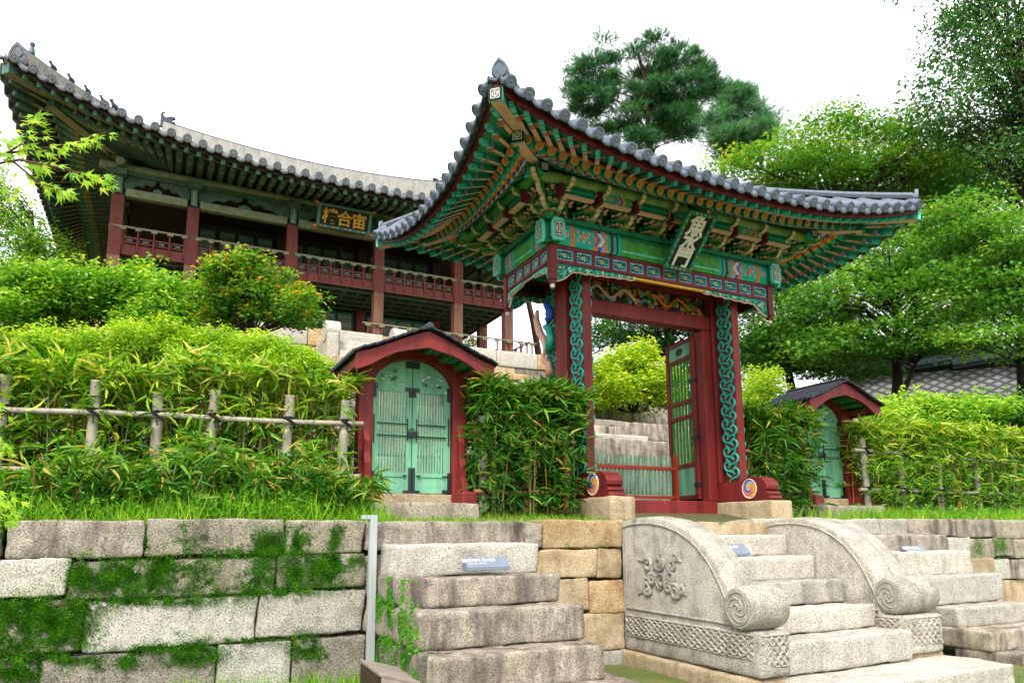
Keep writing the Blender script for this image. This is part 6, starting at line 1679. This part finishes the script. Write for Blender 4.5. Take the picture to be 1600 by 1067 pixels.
# broadleaf trees
MK = dict(csd=.15, shape='maple', group='trees behind the gate')
tree('maple_tree', 'spreading yellow green maple with layered leaves above the right end of the gate roof', 'tree', P_(1340, 640, 27), P_(1300, 270, 27),
     [bl(1290, 215, 27, 75, 32, 2.2), bl(1390, 235, 27, 80, 42, 2.2), bl(1220, 245, 27, 62, 24, 1.8), bl(1300, 275, 27, 120, 34, 2.4), bl(1430, 290, 27, 70, 40, 2.2), bl(1165, 250, 27.5, 32, 16, 1.4)],
     150, 140, .90, .19, .20, .95, mat='leaf_maple_yellow', r0=.24, nb=70, tint0=.36, top_bias=.12, **MK)
tree('maple_tree', 'deep green maple closing the gap between the yellow maple and the tall corner tree', 'tree', P_(1520, 640, 29), P_(1510, 300, 29),
     [bl(1480, 290, 29, 90, 50, 2.4), bl(1580, 310, 29, 80, 50, 2.4), bl(1400, 330, 29, 90, 46, 2.2), bl(1540, 240, 29, 60, 40, 2.0), bl(1300, 340, 29.5, 90, 40, 2.2), bl(1210, 320, 29.5, 60, 30, 2.0), bl(1440, 400, 28.5, 120, 50, 2.2), bl(1580, 410, 28.5, 90, 50, 2.2)],
     200, 150, 1.15, .2, .22, .95, mat='leaf_maple', r0=.24, bark='bark_dark', nb=80, tint0=.36, **MK)
tree('maple_tree', 'dense green maple filling the space right of the gate with dark shaded layers', 'tree', P_(1402, 632, 21), P_(1400, 400, 21),
     [bl(1420, 400, 21, 120, 40, 2.2), bl(1300, 420, 21, 85, 36, 2.0), bl(1400, 470, 20.5, 150, 40, 2.4), bl(1500, 440, 20.5, 95, 60, 2.2), bl(1270, 480, 20.8, 75, 40, 1.8), bl(1330, 530, 20, 95, 30, 1.8), bl(1450, 540, 20, 90, 24, 1.8)],
     150, 160, .86, .16, .155, .95, mat='leaf_maple', r0=.16, bark='bark_dark', nb=90, tint0=.36, **MK)
tree('maple_tree', 'broad maple at the right picture edge with yellowing tips', 'tree', P_(1600, 660, 19), P_(1590, 400, 19),
     [bl(1560, 380, 19, 90, 42, 2.0), bl(1620, 440, 18.5, 90, 60, 2.0), bl(1540, 470, 18.5, 80, 40, 1.8), bl(1580, 530, 18, 85, 34, 1.6), bl(1500, 340, 19.5, 60, 34, 1.6)],
     120, 150, .78, .16, .14, .95, mat='leaf_maple', r0=.15, bark='bark_dark', nb=70, tint0=.36, **MK)
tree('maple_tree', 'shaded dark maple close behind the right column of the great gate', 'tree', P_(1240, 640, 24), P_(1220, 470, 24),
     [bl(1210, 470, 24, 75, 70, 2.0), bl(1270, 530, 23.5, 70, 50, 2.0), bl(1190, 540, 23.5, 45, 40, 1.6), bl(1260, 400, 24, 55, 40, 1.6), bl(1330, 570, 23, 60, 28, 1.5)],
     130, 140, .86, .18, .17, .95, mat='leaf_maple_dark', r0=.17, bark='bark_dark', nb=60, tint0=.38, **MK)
tree('maple_tree', 'dark spreading maple seen through the gate opening above the lime shrub', 'tree', P_(1046, 640, 25), P_(1040, 520, 25),
     [bl(1000, 505, 25, 90, 20, 2.2), bl(1060, 530, 25, 50, 30, 1.8), bl(940, 525, 25, 40, 20, 1.5), bl(1090, 480, 25, 60, 24, 1.8)],
     110, 85, .58, .36, .16, .95, mat='leaf_maple_dark', r0=.2, bark='bark_dark', nb=50, tint0=.35, **MK)
# three dark trunks before the patterned wall
for px0, px1, top_ in ((1384, 1362, (1345, 540)), (1404, 1394, (1396, 500)),):
    pass
tree('slender_tree', 'dark slender tree with two forked trunks before the patterned wall', 'tree', P_(1400, 640, 20), P_(1440, 545, 20),
     [bl(1445, 540, 20, 35, 14, 1.0), bl(1350, 545, 20, 40, 14, 1.0)], 40, 80, .5, .35, .14, .95, mat='leaf_maple_dark', r0=.10, bark='bark_dark', nb=20, tint0=.4, limb_from=.1, **MK)
tree('broadleaf_tree', 'tall airy broadleaf tree rising out of the top right corner', 'tree', P_(1640, 660, 24), P_(1590, 60, 24),
     [bl(1520, 60, 24, 62, 60, 2.0), bl(1590, 30, 24, 80, 70, 2.2), bl(1480, 140, 24, 60, 36, 1.8), bl(1560, 150, 24, 80, 50, 2.0), bl(1620, 180, 24, 70, 90, 2.0), bl(1570, 250, 23.5, 55, 40, 1.8), bl(1530, -40, 24, 80, 60, 2.0), bl(1460, 200, 24.4, 30, 26, 1.2)],
     260, 75, .62, .55, .16, .5, 'leaf', 'leaf_broad', .22, 'bark', 110, 'trees behind the gate', droop=.35, tint0=.34, up=.6)
tree('broadleaf_tree', 'pale airy tree at the far left behind the maple branch', 'tree', P_(60, 520, 26), P_(50, 330, 26),
     [bl(30, 360, 26, 55, 40, 1.6), bl(70, 400, 26, 40, 34, 1.4), bl(-20, 300, 26, 50, 60, 1.6), bl(30, 430, 25, 55, 30, 1.5)], 110, 80, .6, .5, .15, .5, 'leaf', 'leaf_bush', .13, 'bark', 50, 'trees behind the gate', tint0=.55, up=.8)
# leaning bare trunk seen between pavilion and gate
lt = empty('leaning_tree', P_(848, 585, 34), 'thin leaning reddish tree trunk between the pavilion and the great gate', 'tree', 'trees behind the gate')
m = MB(); m.tube([P_(846, 590, 34), P_(840, 545, 34), P_(833, 505, 34), P_(824, 465, 34), P_(812, 410, 34), P_(800, 340, 34)], [.17, .16, .14, .13, .11, .06], 9, 'bark_red'); m.build('trunk', lt)
C = crown_pts([bl(790, 330, 34, 50, 30, 1.6)], 16); foliage(lt, C, 60, .7, .5, .16, .45, 'leaf', 'leaf_bush')
lv = shrub('sprig of climbing leaves hanging under the right end of the pavilion', [bl(738, 535, 40, 12, 14, .5), bl(735, 552, 40, 10, 8, .4)], 22, 40, .26, .16, 'leaf_bush', group=None, tint0=.6)

# pines
def pine(label, base, top, blobs, n, per, mat, r0, L, cr):
    root = empty('pine_tree', base, label, 'tree', 'pines behind the gate'); C = crown_pts(blobs, n)
    branches(root, base, top, C, r0, 'bark_red', nb=int(n*.3), rmin=.03, wob=.9, limb_from=.5, att=.93)
    k = np.repeat(np.arange(len(C)), per); N = len(k); sz = RNG.uniform(.6, 1.4, len(C))[k][:, None]; off = RNG.normal(0, 1, (N, 3))*np.array([1, 1, .26])*cr*.62*sz; pos = C[k]+off
    ax = rndir(N, .9); ax += off/cr*.7; cl = RNG.normal(0, .13, len(C))[k]
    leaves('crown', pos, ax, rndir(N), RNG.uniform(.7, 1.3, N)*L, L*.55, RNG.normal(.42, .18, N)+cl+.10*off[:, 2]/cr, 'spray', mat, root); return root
pine('tall dark pine with bare limbs rising behind the gate roof', P_(1030, 560, 38), P_(1005, 90, 38),
     [bl(985, 90, 38, 52, 22, 2.2), bl(930, 122, 38, 45, 18, 2.0), bl(1040, 112, 38, 42, 20, 2.0), bl(1075, 150, 38, 42, 18, 2.0), bl(1000, 150, 38, 55, 18, 2.2), bl(920, 165, 38, 38, 14, 1.8), bl(960, 195, 38, 36, 12, 1.6), bl(1050, 195, 38, 40, 14, 1.8), bl(1095, 130, 38, 24, 12, 1.2), bl(1010, 225, 38, 30, 10, 1.4)],
     150, 170, 'needle', .30, .46, .42)
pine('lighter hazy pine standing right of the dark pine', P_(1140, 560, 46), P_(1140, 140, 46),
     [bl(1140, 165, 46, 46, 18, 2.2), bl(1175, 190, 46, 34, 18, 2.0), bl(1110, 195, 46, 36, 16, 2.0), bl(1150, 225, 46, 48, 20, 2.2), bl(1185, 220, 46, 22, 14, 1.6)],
     80, 170, 'needle_hazed', .26, .55, .6)

# near maple on the left: trunk out of frame, branch with leaves hanging into the picture
mp = empty('maple_tree', (-1.9, 3.1, GZ), 'near maple at the left edge whose bright branch hangs over the pavilion roof', 'tree')
m = MB(); m.tube([(-1.9, 3.1, GZ), (-1.85, 3.12, -.3), (-1.7, 3.1, .6), (-1.35, 3.05, 1.2), (-1.0, 3.0, 1.45)], [.11, .09, .075, .05, .03], 9, 'bark'); m.build('trunk', mp)
m = MB(); LP, LA = [], []
def twig(pts, r, nl, w):
    Q = [np.array(P_(*p)) for p in pts]; m.tube([np.array(q) for q in Q], list(np.linspace(r, r*.4, len(Q))), 5, 'bark_red', caps=False)
    for i in range(nl):
        t = random.random()**.8*(len(Q)-1); i0 = min(len(Q)-2, int(t)); p = Q[i0]+(Q[i0+1]-Q[i0])*(t-i0); d = Q[i0+1]-Q[i0]
        p = p+np.array([random.gauss(0, w), random.gauss(0, w*1.3), random.gauss(-.01, w*.8)]); LP.append(p); LA.append(unit(d)*.7+_rt*random.gauss(.35, .6)+np.array([0, 0, -.55+random.gauss(0, .35)]))
D0 = 3.05
m.tube([(-1.0, 3.0, 1.45), P_(-60, 260, D0), P_(-10, 255, D0)], [.03, .016, .010], 6, 'bark_red')
twig([(-40, 255, D0), (10, 240, D0), (50, 215, D0), (62, 170, D0)], .006, 42, .022)
twig([(10, 240, D0), (70, 232, D0+.05), (130, 222, D0+.05), (168, 206, D0+.05)], .006, 34, .015)
twig([(-40, 262, D0), (30, 250, D0), (90, 262, D0), (140, 275, D0), (178, 282, D0)], .006, 40, .014)
twig([(20, 252, D0), (60, 285, D0), (95, 298, D0), (118, 303, D0)], .005, 26, .013)
twig([(-40, 262, D0), (0, 290, D0+.2), (30, 300, D0+.2)], .005, 22, .03)
twig([(-60, 240, D0), (-5, 215, D0+.3), (25, 232, D0+.3)], .005, 24, .035)
m.build('branch', mp); LP, LA = np.array(LP), np.array(LA); N = len(LP)
nn = -_fw*1.0+rndir(N)*.55+np.array([0, 0, .5]); leaves('leaves', LP, LA, nn, RNG.uniform(.036, .066, N), RNG.uniform(.036, .062, N), RNG.beta(2.2, 2.6, N), 'maple', 'leaf_near_maple', mp)
mp2 = empty('maple_sapling', (-1.1, 3.6, GZ), 'soft foreground maple sapling brushing the left picture edge beside the hedge', 'tree')
m = MB(); LP, LA = [], []
m.tube([(-1.1, 3.6, GZ), (-1.05, 3.6, -.3), P_(-40, 640, 3.4)], [.02, .014, .008], 6, 'bark')
for pts in ([(-60, 700, 3.4), (-10, 690, 3.4), (12, 700, 3.4)], [(-60, 760, 3.4), (0, 770, 3.4), (22, 790, 3.4)], [(-60, 640, 3.4), (-20, 620, 3.4), (4, 640, 3.4)], [(-60, 800, 3.4), (-10, 800, 3.4), (14, 810, 3.4)]): twig(pts, .004, 26, .03)
m.build('branch', mp2); LP, LA = np.array(LP), np.array(LA); N = len(LP); leaves('leaves', LP, LA, -_fw+rndir(N)*.6+np.array([0, 0, .6]), RNG.uniform(.04, .065, N), RNG.uniform(.04, .06, N), RNG.beta(2.4, 3, N), 'maple', 'leaf_near_maple', mp2)

# far wood closing the view below the crowns
def wood(name, label, px0, px1, py, dep, n, mat, rp=(60, 26)):
    bs = [bl(px0+(px1-px0)*i/7, py+random.uniform(-12, 12), dep+random.uniform(-1, 1), rp[0], rp[1], 2.0) for i in range(8)]
    C = crown_pts(bs, n); o = foliage(None, C, 80, 1.0, .6, .26, .5, 'leaf', mat, name=name); tag(o, label, 'trees', kind='stuff')
wood('far_wood', 'far dark wood behind the patterned wall at the right', 1110, 1660, 555, 40, 330, 'leaf_maple_dark', (60, 32))

# ------------------------------------------------------------------ patterned wall with tiled coping at the right
pw = empty('patterned_wall', P_(1500, 640, 26), 'grey wall patterned with pale diamonds under a dark tile coping at the right', 'wall')
def dia(nm):
    m, t, p = newmat(nm); v = objvec(t); sx = nd(t, 'ShaderNodeSeparateXYZ'); t.links.new(v, sx.inputs[0])
    u = math_(t, 'MULTIPLY', sx.outputs[0], 3.4); w = math_(t, 'MULTIPLY', sx.outputs[2], 4.2)
    a = math_(t, 'ABSOLUTE', math_(t, 'SUBTRACT', math_(t, 'FRACT', math_(t, 'ADD', u, w)), .5)); b = math_(t, 'ABSOLUTE', math_(t, 'SUBTRACT', math_(t, 'FRACT', math_(t, 'SUBTRACT', u, w)), .5))
    mn = math_(t, 'MAXIMUM', a, b); k = ramp(t, mn, [(.26, srgb('#9f9c98')), (.34, srgb('#55565c'))])
    k = mix(t, math_(t, 'MULTIPLY', noise(t, v, 1.5, 4), .35), k, srgb('#4a4a50')); t.links.new(k, p.inputs['Base Color']); p.inputs['Roughness'].default_value = .9; return m
_DEF['diamond_pattern'] = dia
A = np.array(P_(1325, 632, 27)); B = np.array(P_(1680, 625, 24)); top_z = [atD(1325, 590, 27)[2], atD(1425, 583, 26.2)[2], atD(1500, 578, 25.5)[2], atD(1590, 572, 24.8)[2]]
for i in range(4):
    a = A+(B-A)*i/4; b = A+(B-A)*(i+1)/4; zt = top_z[i]; m = MB(); d = unit(b-a); n_ = np.array([-d[1], d[0], 0]); z0 = a[2]-1.5
    m.prism([(a[0], a[1], z0), (b[0], b[1], z0), (b[0], b[1], zt), (a[0], a[1], zt)], n_*.4, 'diamond_pattern'); m.build('panel', pw)
    m = MB(); c0, c1 = np.array([a[0], a[1], zt])+n_*.2, np.array([b[0], b[1], zt+.15])+n_*.2
    for s in (-1, 1):
        m.prism([c0+np.array([0, 0, .45]), c1+np.array([0, 0, .45]), c1+n_*.55*s+np.array([0, 0, .02]), c0+n_*.55*s+np.array([0, 0, .02])], (0, 0, .08), 'tile_black')
        for k in range(16):
            q = c0+(c1-c0)*(k+.5)/16; m.tube([q+np.array([0, 0, .5]), q+n_*.6*s+np.array([0, 0, .1])], .07, 6, 'tile_black')
    m.tube([c0+np.array([0, 0, .6]), (c0+c1)/2+np.array([0, 0, .55]), c1+np.array([0, 0, .68])], .13, 8, 'tile_black'); m.cyl(c1+np.array([0, 0, .5])-d*.2, c1+np.array([0, 0, .62])+d*.1, .14, n=8, m='plaster'); m.build('tile_coping', pw)

# ------------------------------------------------------------------ small things at the foot of the stairs
po = empty('wooden_post', (1.512, 5.45, GZ), 'pale grey wooden post standing against the wall left of the side stair', 'post')
m = MB(); m.box(1.485, 1.54, 5.43, 5.485, GZ, .15, 'post_wood'); m.build('upright', po, .004)
m = MB(); m.box(1.42, 1.482, 5.435, 5.48, .118, .148, 'post_wood'); m.build('cross_rail', po, .003)
bx_ = empty('info_stand', (1.5, 4.5, GZ), 'low wooden information stand with a slanted top at the bottom edge', 'stand')
a, b, c = atD(562, 1034, 4.85), atD(593, 1057, 4.45), atD(640, 1046, 4.85)+np.array([.06, 0, -.03])
d = b+(c-a); up = np.array([0, 0, .022])
m = MB(); m.prism([a, b, d, c], up, 'box_wood'); m.build('slanted_top', bx_, .004)
m = MB()
ins = lambda p, q, t: p+(q-p)*t
q4 = [ins(a, d, .05), ins(b, c, .05), ins(d, a, .05), ins(c, b, .05)]
for i in range(4):
    p, q = q4[i], q4[(i+1) % 4]; th = unit(np.cross(q-p, [0, 0, 1.0]))*.02
    m.add([p, q, (q[0], q[1], GZ), (p[0], p[1], GZ), p+th, q+th, (q[0]+th[0], q[1]+th[1], GZ), (p[0]+th[0], p[1]+th[1], GZ)], [(0, 1, 2, 3), (7, 6, 5, 4), (0, 4, 5, 1), (1, 5, 6, 2), (3, 2, 6, 7), (0, 3, 7, 4)], 'box_dark' if i == 0 else 'box_wood')
m.build('box_sides', bx_)
def plaque(label, p0, p1, h):
    """slate wedge with two printed lines, standing on a stair tread"""
    p0, p1 = np.array(p0), np.array(p1); pl = empty('stair_plaque', tuple((p0+p1)/2), label, 'plaque', 'small slate plaques on the stairs'); D = unit(p1-p0); w = np.linalg.norm(p1-p0); n_ = np.array([D[1], -D[0], 0]); Z = np.array([0, 0, 1.0])
    m = MB(); prof = [(0.0, 0.0), (0.0, .028), (-.085, h), (-.105, h), (-.125, 0.0)]
    m.prism([p0-n_*(-a)+Z*z for a, z in prof], D*w, 'plaque'); m.build('body', pl, .004)
    yv = unit(np.array(-n_*.085+Z*(h-.028))); c0 = p0-n_*.0425+Z*((h+.028)/2)+unit(np.cross(D, yv))*.003
    text_mesh('lettering', '들어가지 마시오', c0+D*w*.32+yv*h*.17, D, yv, .042, 'paint_white', pl, .001, .001)
    text_mesh('lettering', 'Do Not Enter', c0+D*w*.26-yv*h*.2, D, yv, .026, 'paint_white', pl, .001)
plaque('blue grey plaque with white lettering on the second step of the left side stair', atY(731, 892, 5.06), atY(797, 889, 5.06), .095)
plaque('blue grey plaque with white lettering on the middle stair between the balustrades', atY(1128, 870.5, 5.08), atY(1173, 867.5, 5.08), .11)
plaque('blue grey plaque with white lettering on the right side stair', atY(1422, 869, 5.06), atY(1454, 868.5, 5.06), .11)
